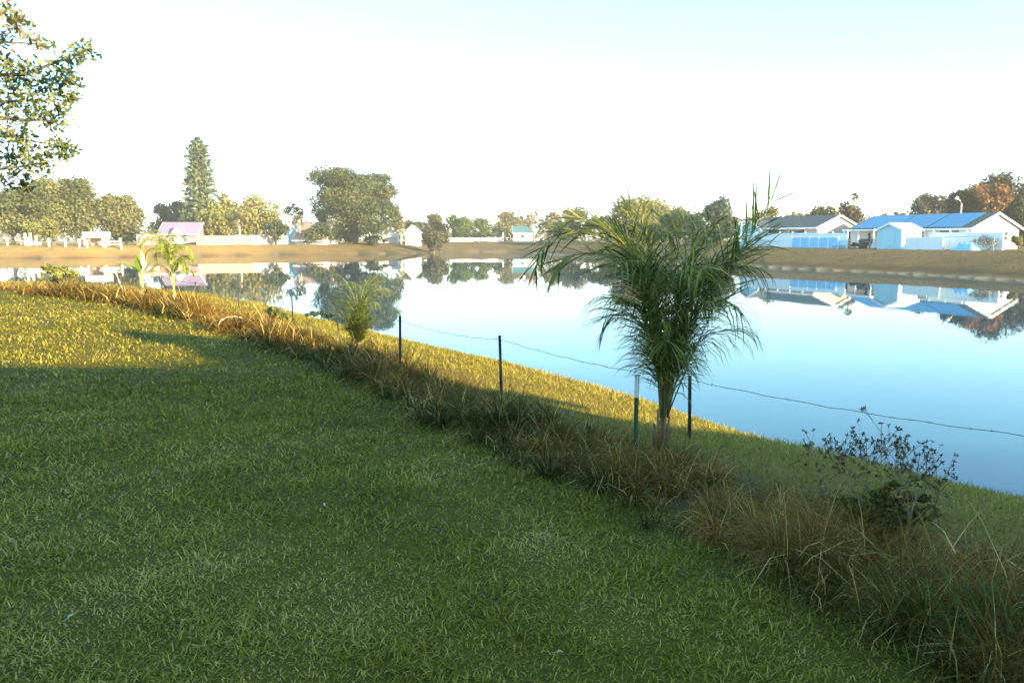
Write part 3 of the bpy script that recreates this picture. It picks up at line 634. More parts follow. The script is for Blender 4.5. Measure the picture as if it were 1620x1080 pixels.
# dried wildflowers rising above the weeds at right
def wildflower(px, pyt, Y, label):
    p = gnd(px, Y); H = at(px, pyt, Y).z - p.z; H = max(0.25, min(H, 1.2)); w_ = root('dried_wildflower', p, label, 'wildflower', 'dried wildflowers on the bank edge'); st_ = MB(); hd = MB(); lv = MB()
    def head(c, s_=0.011):
        for i in range(9):
            d_ = Vector((random.gauss(0, 1), random.gauss(0, 1), random.gauss(0, 1) + 0.4)).normalized(); sd_ = d_.cross(Vector((random.random(), random.random(), 1))).normalized()
            hd.strip([c, c + d_ * s_, c + d_ * s_ * 2], [s_ * .5, s_ * .7, 0.001], sd_, random.choice([(0.10, 0.07, 0.04), (0.16, 0.11, 0.06), (0.06, 0.05, 0.03)]))
    lean = Vector((random.uniform(-.2, .2), random.uniform(-.15, .15), 0)); top = Vector((0, 0, H)) + lean * H
    st_.tube([(0, 0, -0.03), top * 0.5 + lean * 0.05, top], [0.0042, 0.0032, 0.0016], 4); head(top)
    for i in range(9):
        t = random.uniform(0.35, 0.95); c = top * t; a_ = random.uniform(0, 6.28); l_ = random.uniform(0.08, 0.2) * (1.3 - t * 0.5); e = c + Vector((math.cos(a_) * l_ * 0.6, math.sin(a_) * l_ * 0.6, l_ * 0.8))
        st_.tube([c, (c + e) / 2 + Vector((0, 0, -0.01)), e], [0.0022, 0.0018, 0.0012], 3); head(e)
        for q in range(2):
            e2 = e + Vector((random.uniform(-.05, .05), random.uniform(-.05, .05), random.uniform(-.02, .05))); st_.tube([(c + e) / 2, e2], 0.001, 3); head(e2, 0.009)
    for i in range(9):
        t = random.uniform(0.1, 0.7); a_ = random.uniform(0, 6.28); c = top * t; d_ = Vector((math.cos(a_), math.sin(a_), random.uniform(-.4, .5))); lv.strip([c, c + d_ * 0.05, c + d_ * 0.10 + Vector((0, 0, -0.02))], [0.006, 0.022, 0.001], d_.cross(Vector((0, 0, 1))).normalized(), random.choice([(0.07, 0.09, 0.03), (0.13, 0.10, 0.045), (0.05, 0.07, 0.025)]))
    st_.build('stem', M['stem'], w_); hd.build('seed_heads', M['straw'], w_, False, True)['kind'] = 'stuff'; lv.build('leaves', M['leaf'], w_, False, True)['kind'] = 'stuff'
WF = [(1318, 712, 4.9, 'short dried wildflower at the left end of the wildflower row'), (1335, 706, 4.6, 'dried wildflower second from the left end of its row'), (1362, 708, 4.8, 'dried wildflower left of the tall central stem, with a bent head'),
      (1378, 710, 4.5, 'low dried wildflower under the left side of the tall stem'), (1405, 690, 4.5, 'tall dried wildflower at the left of the tallest stem'), (1425, 672, 4.4, 'tallest dried wildflower against the blue water'), (1438, 700, 4.7, 'dried wildflower close to the right of the tallest one'),
      (1455, 705, 4.4, 'branched dried wildflower between the tallest and the outer stems'), (1472, 720, 4.6, 'leaning dried wildflower third from the right end'), (1495, 728, 4.5, 'dried wildflower second from the right end of its row'), (1523, 738, 4.6, 'dried wildflower at the right end of the row'), (1465, 790, 4.0, 'dark leafy dried weed low in front of the row')]
for q in WF: wildflower(*q)
# ------------------------------------------------------------------ buildings across the pond
def house(name, label, loc, rz, L, W, wall_h, ridge_h, wall, roof, trim, cat='house', windows=(), ov=0.4, side_ov=0.3, door=None, chim=False, end_wall=None):
    h = root(name, loc, label, cat, None, rz)
    MB().prism([(0, -0.5), (W, -0.5), (W, wall_h), (W / 2, ridge_h), (0, wall_h)], 'x', 0, L).build('wall', M[wall], h)
    sl = (ridge_h - wall_h) / (W / 2); t = 0.14
    rf = MB()
    a_ = (-ov, wall_h - ov * sl + 0.02); b_ = (W / 2, ridge_h + 0.02)
    rf.prism([a_, b_, (b_[0], b_[1] + t), (a_[0], a_[1] + t)], 'x', -side_ov, L + side_ov)
    a2 = (W + ov, a_[1]); rf.prism([b_, a2, (a2[0], a2[1] + t), (b_[0], b_[1] + t)], 'x', -side_ov, L + side_ov)
    ro = rf.build('roof', M[roof], h)
    for x0, x1 in ((-side_ov - 0.05, -side_ov - 0.003), (L + side_ov + 0.003, L + side_ov + 0.05)):
        f = MB(); f.prism([(a_[0], a_[1] - 0.1), (b_[0], b_[1] - 0.1), (a2[0], a2[1] - 0.1), (a2[0], a2[1] + t + .02), (b_[0], b_[1] + t + .02), (a_[0], a_[1] + t + .02)], 'x', x0, x1); f.build('rake_board', M[trim], h)
    MB().box(-side_ov, L + side_ov, -ov - 0.1, -ov - 0.003, a_[1] - 0.06, a_[1] + t).build('gutter', M[trim], h)
    for (face, u, z0, w_, hh) in windows:
        fr = MB(); pn = MB(); e = 0.06
        if face == 'front':
            y1, y0 = -0.003, -0.06
            fr.box(u, u + w_, y0, y1, z0, z0 + e).box(u, u + w_, y0, y1, z0 + hh - e, z0 + hh).box(u, u + e, y0, y1, z0 + e, z0 + hh - e).box(u + w_ - e, u + w_, y0, y1, z0 + e, z0 + hh - e).box(u + e, u + w_ - e, y0, y1, z0 + hh / 2 - .02, z0 + hh / 2 + .02)
            pn.box(u + e, u + w_ - e, -0.025, -0.004, z0 + e, z0 + hh - e)
        else:
            x0, x1 = L + 0.003, L + 0.06
            fr.box(x0, x1, u, u + w_, z0, z0 + e).box(x0, x1, u, u + w_, z0 + hh - e, z0 + hh).box(x0, x1, u, u + e, z0 + e, z0 + hh - e).box(x0, x1, u + w_ - e, u + w_, z0 + e, z0 + hh - e).box(x0, x1, u + e, u + w_ - e, z0 + hh / 2 - .02, z0 + hh / 2 + .02)
            pn.box(L + 0.004, L + 0.025, u + e, u + w_ - e, z0 + e, z0 + hh - e)
        f = fr.build('window', M[trim], h); pn.build('pane', M['glass'], f)
    if door:
        u, w_, hh = door; d_ = MB().box(u, u + w_, -0.05, -0.003, 0, hh).build('door', M[trim], h); MB().box(u + w_ - .14, u + w_ - .08, -0.10, -0.052, hh * .45, hh * .5).build('handle', M['metal'], d_)
    if chim: MB().box(L * .3, L * .3 + .5, W * .55, W * .55 + .5, ridge_h - .5, ridge_h + .7).build('chimney', M['concrete'], ro)
    return h, ro, sl

RZ = math.atan2(-0.91, 0.42); U = Vector((0.42, -0.91, 0)).normalized(); Vv = Vector((0.91, 0.42, 0)).normalized()
def local_origin(corner, L): p = corner - U * L; p.z = 0; return p
# house with the solar roof
A = at(1537, 362, 90); LB = 17.0; zB = 1.9
oB = A - U * LB; oB.z = zB
WB = 8.6; whB = 2.45; rhB = 4.15
hB, roofB, slB = house('solar_house', 'white house with three bright blue solar arrays on its dark roof', oB, RZ, LB, WB, whB, rhB, 'white_wall', 'shingle', 'trim',
                       windows=[('front', 5.6, 1.1, 2.0, 1.15), ('front', 8.4, 1.1, 2.6, 1.15), ('front', 13.0, 1.1, 2.6, 1.15), ('side', 5.6, 1.0, 1.0, 1.1)], door=(11.6, 0.95, 2.05))
pm = MB().box(0, 1.06, 0, 1.52, 0.0, 0.04); 
pme = pm.mesh('solar_panel', M['solar']); fme = None
ang = math.atan(slB)
for x0, cols_, rows_, y0 in ((0.3, 6, 3, 0), (7.0, 4, 3, 0), (11.6, 4, 3, 0)):
    for c in range(cols_):
        for r_ in range(rows_):
            if x0 < 1 and r_ == 2 and False: continue
            o = bpy.data.objects.new('solar_panel', pme); link(o, roofB)
            s_ = -0.25 + r_ * 1.55; yl = s_ * math.cos(ang); o.location = (x0 + c * 1.085, yl - math.sin(ang) * 0.2, whB + yl * slB + 0.17 + math.cos(ang) * 0.06); o.rotation_euler = (ang, 0, 0)
# porch in front of the solar house
pr_ = root('porch', oB - Vv * 2.6 + U * 1.0, 'open porch with pale posts and a flat roof between the shed and the fence', 'porch', None, RZ)
MB().box(0, 5.0, -0.2, 2.55, 2.25, 2.42).build('porch_roof', M['trim'], pr_)
for x in (0.1, 2.4, 4.75): MB().box(x, x + 0.14, -0.05, 0.09, -0.3, 2.247).build('post', M['vinyl'], pr_)

# grey roofed house with two gables
A2 = at(1293, 360, 108); LA = 14.5; oA = A2 - U * LA; oA.z = 2.0
hA, roofA, slA = house('gabled_house', 'low tan house with a dark slate roof and a small front gable', oA, RZ, LA, 8.0, 2.7, 4.3, 'tan_wall', 'shingle', 'trim',
                       windows=[('front', 5.1, 1.2, 2.6, 1.3), ('front', 9.3, 1.2, 3.0, 1.3), ('side', 2.0, 1.1, 0.9, 1.0), ('side', 5.6, 1.1, 0.8, 1.0)], door=(8.0, .9, 2.05))
gx0, gx1, gz = 0.6, 4.9, 3.75
pg = MB().prism([(gx0, -0.5), (gx1, -0.5), (gx1, 2.65), ((gx0 + gx1) / 2, gz - 0.1), (gx0, 2.65)], 'y', -1.3, -0.003).build('porch_gable', M['blue_wall'], hA)  # front gable of the tan house, its shade painted in as blue
rf = MB(); s2 = (gz - 2.65) / ((gx1 - gx0) / 2); mx_ = (gx0 + gx1) / 2
rf.prism([(gx0 - .35, 2.65 - .35 * s2), (mx_, gz), (mx_, gz + .13), (gx0 - .35, 2.78 - .35 * s2)], 'y', -1.65, 2.6); rf.prism([(mx_, gz), (gx1 + .35, 2.65 - .35 * s2), (gx1 + .35, 2.78 - .35 * s2), (mx_, gz + .13)], 'y', -1.65, 2.6)
rg = rf.build('gable_roof', M['shingle'], hA)
f = MB(); f.prism([(gx0 - .37, 2.55 - .35 * s2), (mx_, gz - .1), (gx1 + .37, 2.55 - .35 * s2), (gx1 + .37, 2.8 - .35 * s2), (mx_, gz + .16), (gx0 - .37, 2.8 - .35 * s2)], 'y', -1.71, -1.653); f.build('rake_board', M['vinyl'], hA)
# garden shed, its shaded look put into the wall colour
def fl(t, off=0.0): p = Vector((35.5, 112, 0)) + U * t + Vv * off; p.z = hz(p.x, p.y); return p
ps = fl(20.2, -0.2); hS, roofS, _ = house('garden_shed', 'gabled garden shed with shade painted in as pale blue before the solar roofed house', ps, RZ + math.pi / 2, 3.4, 3.3, 2.25, 2.95, 'teal_wall', 'vinyl', 'trim', cat='shed', ov=0.12, side_ov=0.12)
# (its gable faces the pond)
ps2 = ps + U * 3.3; hS.location = ps2; 
dd = MB().box(-0.05, -0.003, 0.9, 2.4, 0, 1.95).build('door', M['teal_wall'], hS); MB().box(-0.09, -0.053, 1.55, 1.62, 0.9, 1.05).build('handle', M['metal'], dd)

def panel_fence(label, p0, p1, n, H, m, post='vinyl', group=None, gap=0.0, ph=0.12, name='panel_fence', zoff=0.0, capm=None):
    d_ = (p1 - p0); d_.z = 0; Lf = d_.length; rz = math.atan2(d_.y, d_.x); fr = root(name, p0, label, 'fence', group, rz); w_ = Lf / n
    me = MB().box(0.065, w_ - 0.065, -0.03, 0.03, -0.3 + gap, H - 0.1); me.box(0.065, w_ - 0.065, -0.045, 0.045, H - 0.098, H)
    for i in range(int(w_ / 0.3)): me.box(0.065 + i * 0.3, 0.075 + i * 0.3, -0.036, -0.031, 0.02 + gap, H - 0.105)
    me = me.mesh('panel', M[m]); pmz = MB().box(-0.06, 0.06, -0.06, 0.06, -0.4, H + ph); pmz.prism([(-.075, H + ph), (.075, H + ph), (0, H + ph + .07)], 'y', -.075, .075); pmz = pmz.mesh('post', M[post])
    for i in range(n):
        q = p0 + d_ * (i / n); q1 = p0 + d_ * ((i + .5) / n); o = link(bpy.data.objects.new('panel', me), fr); o.location = (i * w_, 0, hz(q1.x, q1.y) - p0.z + zoff)
    for i in range(n + 1):
        q = p0 + d_ * (i / n); o = link(bpy.data.objects.new('post', pmz), fr); o.location = (i * w_, 0, hz(q.x, q.y) - p0.z + zoff)
    return fr
panel_fence('long white vinyl fence below the gabled house', fl(-3.0), fl(15.6), 8, 1.95, 'vinyl')
panel_fence('low blue covered fence before the white vinyl fence', fl(7.2, -0.9), fl(15.0, -0.9), 5, 1.35, 'blue_tarp', ph=0.03)
panel_fence('white vinyl fence right of the garden shed', fl(24.0), fl(28.6), 3, 1.45, 'vinyl', ph=0.05)
panel_fence('taller white fence before the wall of the solar roofed house', fl(25.5, 2.6), fl(33.6, 2.6), 4, 1.95, 'vinyl')
# chain link fence section
c0, c1 = fl(28.8), fl(34.4); d_ = c1 - c0; d_.z = 0; clf = root('chain_link_fence', c0, 'grey chain link fence section with bare bushes at the right end', 'fence', None, math.atan2(d_.y, d_.x)); Lc = d_.length
for i in range(4): MB().tube([(Lc * i / 3, 0, -.3), (Lc * i / 3, 0, 1.5)], 0.035, 6).build('post', M['metal'], clf)
MB().tube([(0, 0, 1.46), (Lc, 0, 1.46)], 0.025, 5).build('rail', M['metal'], clf)
mb = MB(); k_ = 0.16
for i in range(int((Lc + 1.5) / k_)):
    x = i * k_; 
    for (xa, xb) in ((x - 1.4, x), (x, x - 1.4)):
        za, zb = 0.0, 1.42
        def cl(xx, x0, x1, z0, z1): return z0 + (z1 - z0) * (xx - x0) / (x1 - x0)
        lo_, hi_ = max(0, min(xa, xb)), min(Lc, max(xa, xb))
        if hi_ - lo_ < .05: continue
        mb.strip([(lo_, 0, cl(lo_, xa, xb, za, zb)), (hi_, 0, cl(hi_, xa, xb, za, zb))], [0.012, 0.012], (0, 0, 1))
mb.build('wire_mesh', M['metal'], clf)['kind'] = 'stuff'
def gfx(px, Y, dz=0): p = gnd(px, Y); p.z += dz; return p
bush(1565, 83.5, 62, 26, 'grey leafless bush tangled over the chain link fence', 420, 0.16, [(0, (0.10, 0.09, 0.07)), (1, (0.26, 0.22, 0.17))], k=9)
bush(1612, 84, 22, 30, 'yellow green bush at the right edge beside the white gable', 500, 0.22, YELLOWG)
tp_ = fl(30.5, -0.7); tpz = root('blue_tarp', tp_, 'blue tarp draped over a heap before the chain link fence', 'tarp', None, RZ)
mb = MB(); nx_, ny_ = 12, 6
for i in range(nx_ + 1):
    for j in range(ny_ + 1):
        u_, v_ = i / nx_, j / ny_; mb.v.append((u_ * 2.6, v_ * 1.2 - .6, 1.0 * math.sin(math.pi * u_) ** .6 * math.sin(math.pi * v_) ** .5 * (.8 + .25 * math.sin(i * 1.9 + j)) + .01)); mb.c.append((0, 0, 0))
mb.f = [(i * (ny_ + 1) + j, (i + 1) * (ny_ + 1) + j, (i + 1) * (ny_ + 1) + j + 1, i * (ny_ + 1) + j + 1) for i in range(nx_) for j in range(ny_)]
mb.build('sheet', M['blue_tarp'], tpz, True)
# yard things under the porch
def chair(px, Y, label):
    p = gnd(px, Y); c = root('garden_chair', p, label, 'chair', 'garden chairs by the fence', RZ + 1.2)
    MB().box(-.25, .25, -.25, .25, .40, .45).build('seat', M['blue_tarp'], c); MB().box(-.25, .25, .21, .26, .452, .95).build('backrest', M['blue_tarp'], c)
    for a_ in (-.23, .19):
        for b_ in (-.24, .2): MB().box(a_, a_ + .04, b_, b_ + .04, -.05, .398).build('leg', M['dark'], c)
chair(1322, 97, 'dark blue garden chair left of its twin before the fence'); chair(1333, 96.4, 'dark blue garden chair right of its twin before the fence')
gp = gnd(1366, 96); gr_ = root('grill', gp, 'black barbecue grill under the porch', 'grill', None, RZ)
mb = MB(); mb.prism([(-.45, .75), (.45, .75), (.5, 1.0), (.3, 1.2), (-.3, 1.2), (-.5, 1.0)], 'y', -.28, .28); mb.build('hood', M['dark'], gr_)
MB().box(-.42, .42, -.25, .25, .05, .747).build('cabinet', M['dark'], gr_); MB().box(.5, .95, -.22, .22, .86, .9).build('side_shelf', M['metal'], gr_)
bush(1353, 96, 16, 12, 'dark shrub at the left porch post', 240, 0.14, DARKG); bush(1376, 96.5, 12, 24, 'spiky potted plant under the porch', 200, 0.16, DARKG, nm='plant', cat='plant')
lp_ = gnd(1379, 95.4); ld = root('ladder', lp_, 'white ladder leaning under the porch', 'ladder', None, RZ)
for x in (-.2, .2): MB().tube([(x, -.3, -.05), (x, .35, 1.75)], .03, 4).build('side_rail', M['vinyl'], ld)
for i in range(5): z_ = .25 + i * .32; y_ = -.3 + .65 * z_ / 1.75; MB().tube([(-.2, y_, z_), (.2, y_, z_)], .02, 4).build('rung', M['vinyl'], ld)
# lamp post behind
lp2 = gnd(1517, 118); sl_ = root('street_lamp', lp2, 'street lamp with a white head rising behind the solar roof', 'street lamp'); HL_ = at(1517, 322, 118).z - lp2.z
MB().tube([(0, 0, -.3), (0, 0, HL_)], [.16, .11], 7).build('pole', M['concrete'], sl_, True); MB().tube([(0, 0, HL_), (-.35, 0, HL_ + .55), (-.75, 0, HL_ + .75)], .05, 5).build('arm', M['metal'], sl_, True)
mb = MB(); mb.tube([(-.55, 0, HL_ + .72), (-.75, 0, HL_ + .78), (-1.05, 0, HL_ + .72)], [.16, .34, .12], 8); mb.build('lamp_head', M['vinyl'], sl_, True)
pt_ = gnd(1172, 113); utp = root('yard_post', pt_, 'thin blue grey post at the left end of the vinyl fence', 'post'); Hq = at(1172, 352, 113).z - pt_.z
MB().tube([(0, 0, -.3), (0, 0, Hq)], .09, 6).build('shaft', M['blue_wall'], utp); MB().box(-.13, .13, -.13, .13, Hq + .002, Hq + .06).build('cap', M['trim'], utp)
pc = hit(1505, 404)
# --- small blue house by the cove
def Hh(px0, px1, ytop, ybase, Y): a_ = gnd(px0, Y); return a_, (px1 - px0) * Y / F, (at(px0, ytop, Y).z - a_.z)
a_, w_, h_ = Hh(812, 843, 358, 381, 226)
house('cottage', 'small pale blue cottage with a dark teal roof beside the cove', a_, 0.0, w_, 5, h_ * 0.58, h_, 'blue_wall', 'teal_roof', 'trim', cat='cottage', windows=[('front', w_ * .35, h_ * .22, 1.3, 1.0)], ov=.3, door=(w_ * .7, .9, 1.9))
panel_fence('low pale blue fence across the cove left of the cottage', gnd(712, 224), gnd(794, 226), 8, 1.1, 'vinyl')
mb = MB(); q = gnd(796, 225); gp_ = root('gate_post', q, 'tall white post at the right end of the cove fence', 'post'); MB().box(-.14, .14, -.14, .14, -.3, 2.3).build('shaft', M['trim'], gp_); MB().box(-.2, .2, -.2, .2, 2.302, 2.42).build('cap', M['trim'], gp_)
# white buildings by the big oak
a_, w_, h_ = Hh(641, 663, 357, 385, 186); house('white_shed', 'small white gabled shed right of the big oak', a_ + Vector((w_, 0, 0)), math.pi / 2, 4.2, w_, h_ * .66, h_, 'white_wall', 'pink_roof', 'trim', cat='shed', ov=.15, side_ov=.15)
a_, w_, h_ = Hh(598, 628, 370, 386, 190); house('white_outbuilding', 'low white outbuilding half hidden behind the big oak', a_, 0.05, w_, 4.5, h_ * .75, h_, 'white_wall', 'grey_board', 'trim', cat='outbuilding', windows=[('front', 1.5, .8, 1.2, .9)])
# barn like house with the pinkish roof
a_, w_, h_ = Hh(466, 520, 352, 386, 170); house('pink_roofed_house', 'house with a wide pinkish metal roof left of the big oak', a_, R(-14), w_, 6.4, h_ * .28, h_, 'white_wall', 'pink_roof', 'trim', cat='house', windows=[('front', 2.0, .3, 1.2, .7)], ov=.6)
a_, w_, h_ = Hh(456, 470, 356, 386, 173); house('shaded_annex', 'narrow gabled annex, shade painted in as blue, at the left of the pinkish roof', a_ + Vector((w_, 0, 0)), math.pi / 2, 4, w_, h_ * .6, h_, 'blue_wall', 'pink_roof', 'trim', cat='annex', ov=.15, side_ov=.15)  # blue of the shaded gable end is put into the wall colour
# cream fence, its right stretch greyed to paint in shade
panel_fence('cream board fence lit by the sun before the tall pine', gnd(311, 154), gnd(398, 162), 7, 1.9, 'cream', 'cream', ph=.05)
panel_fence('right stretch of the cream board fence, shade painted in as grey', gnd(399, 162.5), gnd(455, 168), 5, 1.9, 'grey_board', 'grey_board', ph=.05)
# pink house
a_, w_, h_ = Hh(252, 310, 352, 385, 158); pkh, _, _ = house('pink_house', 'pink house with a lilac roof half hidden by the palm sapling', a_, 0.08, w_, 7, h_ * .5, h_, 'pink_wall', 'lilac', 'trim', windows=[('front', 1.8, .6, 1.2, .9), ('front', 4.6, .6, 1.1, .9)], ov=.5, door=(3.4, .9, 1.8))
MB().prism([(2.6, h_ * .45), (5.4, h_ * .45), (4.0, h_ * .86)], 'y', -.9, 2.4).build('gable', M['blue_wall'], pkh)
mb = MB(); mb.prism([(2.3, h_ * .40), (4.0, h_ * .87), (4.0, h_ * .92), (2.3, h_ * .46)], 'y', -1.1, 2.6); mb.prism([(4.0, h_ * .87), (5.7, h_ * .40), (5.7, h_ * .46), (4.0, h_ * .92)], 'y', -1.1, 2.6); mb.build('gable_roof', M['lilac'], pkh)
panel_fence('short pink wall left of the pink house', gnd(216, 146), gnd(250, 150), 3, 2.0, 'pink_wall', 'pink_wall', ph=.02, name='garden_wall')
# far left post and rail fence
Yf = 134.5; a0 = gnd(-60, Yf); prf = root('post_and_rail_fence', a0, 'long low fence of white posts and wires on the far left bank', 'fence')
for px in (-40, -12, 11, 45, 77, 103, 125, 137):
    q = gnd(px, Yf); MB().box(-.13, .13, -.1, .1, -.4, 1.45).build('post', M['wood'], prf).location = q - a0
for z_ in (1.38, .75):
    pts = [gnd(px, Yf) + Vector((0, 0, z_)) - a0 for px in range(-60, 141, 20)]; MB().tube(pts, .04, 4).build('rail', M['metal'], prf)
gfc = gnd(40, 136.5); gt_ = root('timber_frame', gfc, 'white timber frame of three tall posts behind the far left fence', 'frame')
for x, h_ in ((0, 2.1), (0.95, 2.15), (1.9, 1.6)): MB().box(x - .16, x + .16, -.12, .12, -.3, h_).build('post', M['wood'], gt_)
MB().box(-.8, 2.8, -.1, .1, .1, .6).build('base_board', M['wood'], gt_)
w0 = gnd(131, 137); wsh = root('white_carport', w0, 'small open carport with a broad white front board on the far left', 'carport'); ww = 32 * 137 / F
MB().box(0, ww, -.1, 2.6, 1.35, 2.35).build('front_board', M['white_wall'], wsh)
for x in (.1, ww - .3): MB().box(x, x + .2, .05, .25, -.3, 1.347).build('post', M['wood'], wsh)
MB().box(.1, ww - .1, 2.3, 2.5, -.3, 1.347).build('back_wall', M['tan_wall'], wsh)
g0 = gnd(165, 137); gat = root('rail_gate', g0, 'white two rail gate between posts before the dark hedge', 'gate')
for x in (0, 2.75): MB().box(x, x + .22, -.1, .12, -.3, 1.75).build('post', M['wood'], gat)
for z_ in (.55, 1.0): MB().box(.222, 2.748, -.04, .04, z_, z_ + .16).build('rail', M['wood'], gat)

# ------------------------------------------------------------------ morning haze
hzm = bpy.data.materials.new('haze_air'); hzm.use_nodes = True; n = hzm.node_tree.nodes; n.remove(n['Principled BSDF'])
pv = n.new('ShaderNodeVolumePrincipled'); pv.inputs['Density'].default_value = 0.0004; pv.inputs['Color'].default_value = (1.0, 0.97, 0.90, 1); pv.inputs['Anisotropy'].default_value = 0.0
hzm.node_tree.links.new(pv.outputs['Volume'], n['Material Output'].inputs['Volume'])
hb = MB().box(-640, 640, -640, 640, -2.4, 32).build('haze', hzm); tag(hb, 'thin pale haze lying over the pond and the far bank', 'haze', kind='stuff')

# ------------------------------------------------------------------ trees across the pond
def tree(px, Y, top, wpx, label, stops, n=2600, size=0.55, cb=0.18, k=18, tr=True, group=None, nm='tree', bark='bark', frac=(0.26, 0.48), spread=0.85, aspect=1.5, shape=None, seedx=0):
    p = gnd(px, Y); H = at(px, top, Y).z - p.z; Rx = wpx * Y / F / 2; t_ = root(nm, p, label, 'tree', group)
    zc = H * (cb + (1 - cb) / 2); rz_ = H * (1 - cb) / 2
    lb = shape(H, Rx) if shape else lobes_in((0, 0, zc), (Rx, Rx * spread, rz_), k, frac, int(px * 3 + Y) + seedx)
    # keep lobes within the height of the tree
    mb = MB(); tr_r = max(0.12, H * 0.028)
    bz = H * max(cb, 0.12)
    mb.tube([(0, 0, -.4), (tr_r * .3, 0, bz * .5), (0, 0, bz), (tr_r * .4, 0, zc)], [tr_r * 1.35, tr_r, tr_r * .85, tr_r * .35], 8)
    rs = random.Random(int(px))
    for (c, r_, _) in rs.sample(lb, min(7, len(lb))): 
        c = Vector(c); s0 = Vector((0, 0, bz * rs.uniform(.8, 1.3))); md = s0.lerp(c, .5) + Vector((0, 0, -.06 * H)); mb.tube([s0, md, c], [tr_r * .5, tr_r * .33, tr_r * .1], 5)
    mb.build('trunk', M[bark], t_, True)
    leaf_obj('crown', t_, lb, int(n * 1.7), size * .78, stops, aspect=aspect)
    return t_
# left oak group
tree(20, 142, 288, 110, 'oak behind the far left fence, shaded, at the left edge', OLIVE, 7000, .42, .02, 32)
tree(84, 144, 268, 100, 'tall rounded oak in the middle of the far left oak group', [(0, (.06, .07, .02)), (.5, (.14, .145, .045)), (1, (.24, .22, .075))], 7500, .42, .03, 34)
tree(140, 147, 272, 92, 'broad oak just right of the tallest oak on the left bank', [(0, (.06, .068, .022)), (.5, (.13, .135, .048)), (1, (.23, .21, .075))], 7500, .42, .04, 32)
tree(188, 150, 298, 84, 'lower oak at the right end of the left oak group', [(0, (.06, .065, .022)), (.5, (.14, .138, .05)), (1, (.24, .21, .08))], 6500, .42, .08, 28)
tree(60, 140, 340, 76, 'low yellow green undergrowth tree behind the timber frame', YELLOWG, 1600, .35, .02, 14)
bush(200, 152, 62, 34, 'large dark green hedge under the left oaks by the gate', 2200, .4, DARKG, nm='hedge', cat='hedge', k=16)
tree(278, 185, 316, 76, 'blue green tree behind the pink house', BLUEG, 3600, .55, .05, 20)
# the tall pine
pp_ = gnd(320, 172); Hn = at(318, 217, 172).z - pp_.z; pine = root('norfolk_pine', pp_, 'tall narrow pine rising far above the other trees', 'tree')
mb = MB(); mb.tube([(0, 0, -.4), (0, 0, Hn * .5), (-.2, 0, Hn)], [.42, .28, .05], 8); mb.build('trunk', M['bark'], pine, True)
lb = []
rs = np.random.default_rng(3)
for i in range(27):
    t = i / 26; z_ = Hn * (.10 + .88 * t); Rw = 172 / F * np.interp(t, [0, .12, .35, .6, .8, .93, 1], [27, 29, 25, 20, 17, 12, 3])
    for j in range(8):
        a__ = j * .785 + i * .37 + rs.normal(0, .12); 
        for q in (.35, .65, .92):
            rr2 = Rw * q * rs.uniform(.70, 1.22); lb.append(((rr2 * math.cos(a__), rr2 * math.sin(a__), z_ + .35 * q * q * Rw * .5 + rs.normal(0, .15)), (Rw * .20 + .12, Rw * .20 + .12, .20), rs.normal(0, .12)))
leaf_obj('crown', pine, lb, 7500, .36, [(0, (.06, .09, .055)), (.5, (.12, .145, .08)), (1, (.20, .21, .10))], aspect=2.8, up=.1)
tree(345, 165, 322, 66, 'yellow olive tree at the foot of the tall pine', YELLOWG, 2600, .45, .05, 18)
tree(405, 178, 308, 92, 'broad sunlit yellow tree right of the tall pine', [(0, (.12, .12, .035)), (.5, (.22, .20, .06)), (1, (.33, .27, .09))], 3800, .5, .06, 22)
tree(360, 196, 304, 60, 'hazy rounded tree behind the foot of the pine', YELLOWG, 2000, .6, .1, 16)
bush(436, 164, 46, 36, 'dark green rounded bush behind the shaded board fence', 1300, .4, DARKG, k=12)
def cabbage_palm(px, Y, top, label, rad_px, cols_):
    p = gnd(px, Y); H = at(px, top, Y).z - p.z; Rr = rad_px * Y / F; t_ = root('cabbage_palm', p, label, 'palm'); zc = H - Rr * .9
    mb = MB(); mb.tube([(0, 0, -.3), (.1, 0, zc * .5), (0, 0, zc)], [.28, .22, .2], 7); mb.build('trunk', M['pale_bark'], t_, True)
    cr = MB(); rs = random.Random(px)
    for i in range(46):
        a__ = rs.uniform(0, 6.28); e_ = rs.uniform(-.9, 1.3); d_ = Vector((math.cos(a__) * math.cos(e_), math.sin(a__) * math.cos(e_), math.sin(e_))); c = Vector((0, 0, zc)) + d_ * Rr * .35
        for q in range(7):
            d2 = (d_ + Vector((rs.uniform(-.5, .5), rs.uniform(-.5, .5), rs.uniform(-.5, .5)))).normalized(); cr.strip([c, c + d2 * Rr * .38, c + d2 * Rr * .66 + Vector((0, 0, -Rr * .12))], [.03, .14, .01], d2.cross(Vector((.2, .3, 1))).normalized(), rs.choice(cols_))
    cr.build('crown', M['far_leaf'], t_, False, True)
cabbage_palm(379, 163, 335, 'cabbage palm with a pale trunk above the cream fence', 14, [(.24, .19, .09), (.30, .22, .10), (.18, .16, .07)])
cabbage_palm(474, 170, 338, 'cabbage palm behind the pinkish roof', 12, [(.20, .17, .08), (.26, .20, .10), (.14, .13, .06)])
cabbage_palm(634, 181, 352, 'shaggy pale palm at the right foot of the big oak', 12, [(.30, .24, .10), (.24, .20, .09), (.34, .27, .13)])
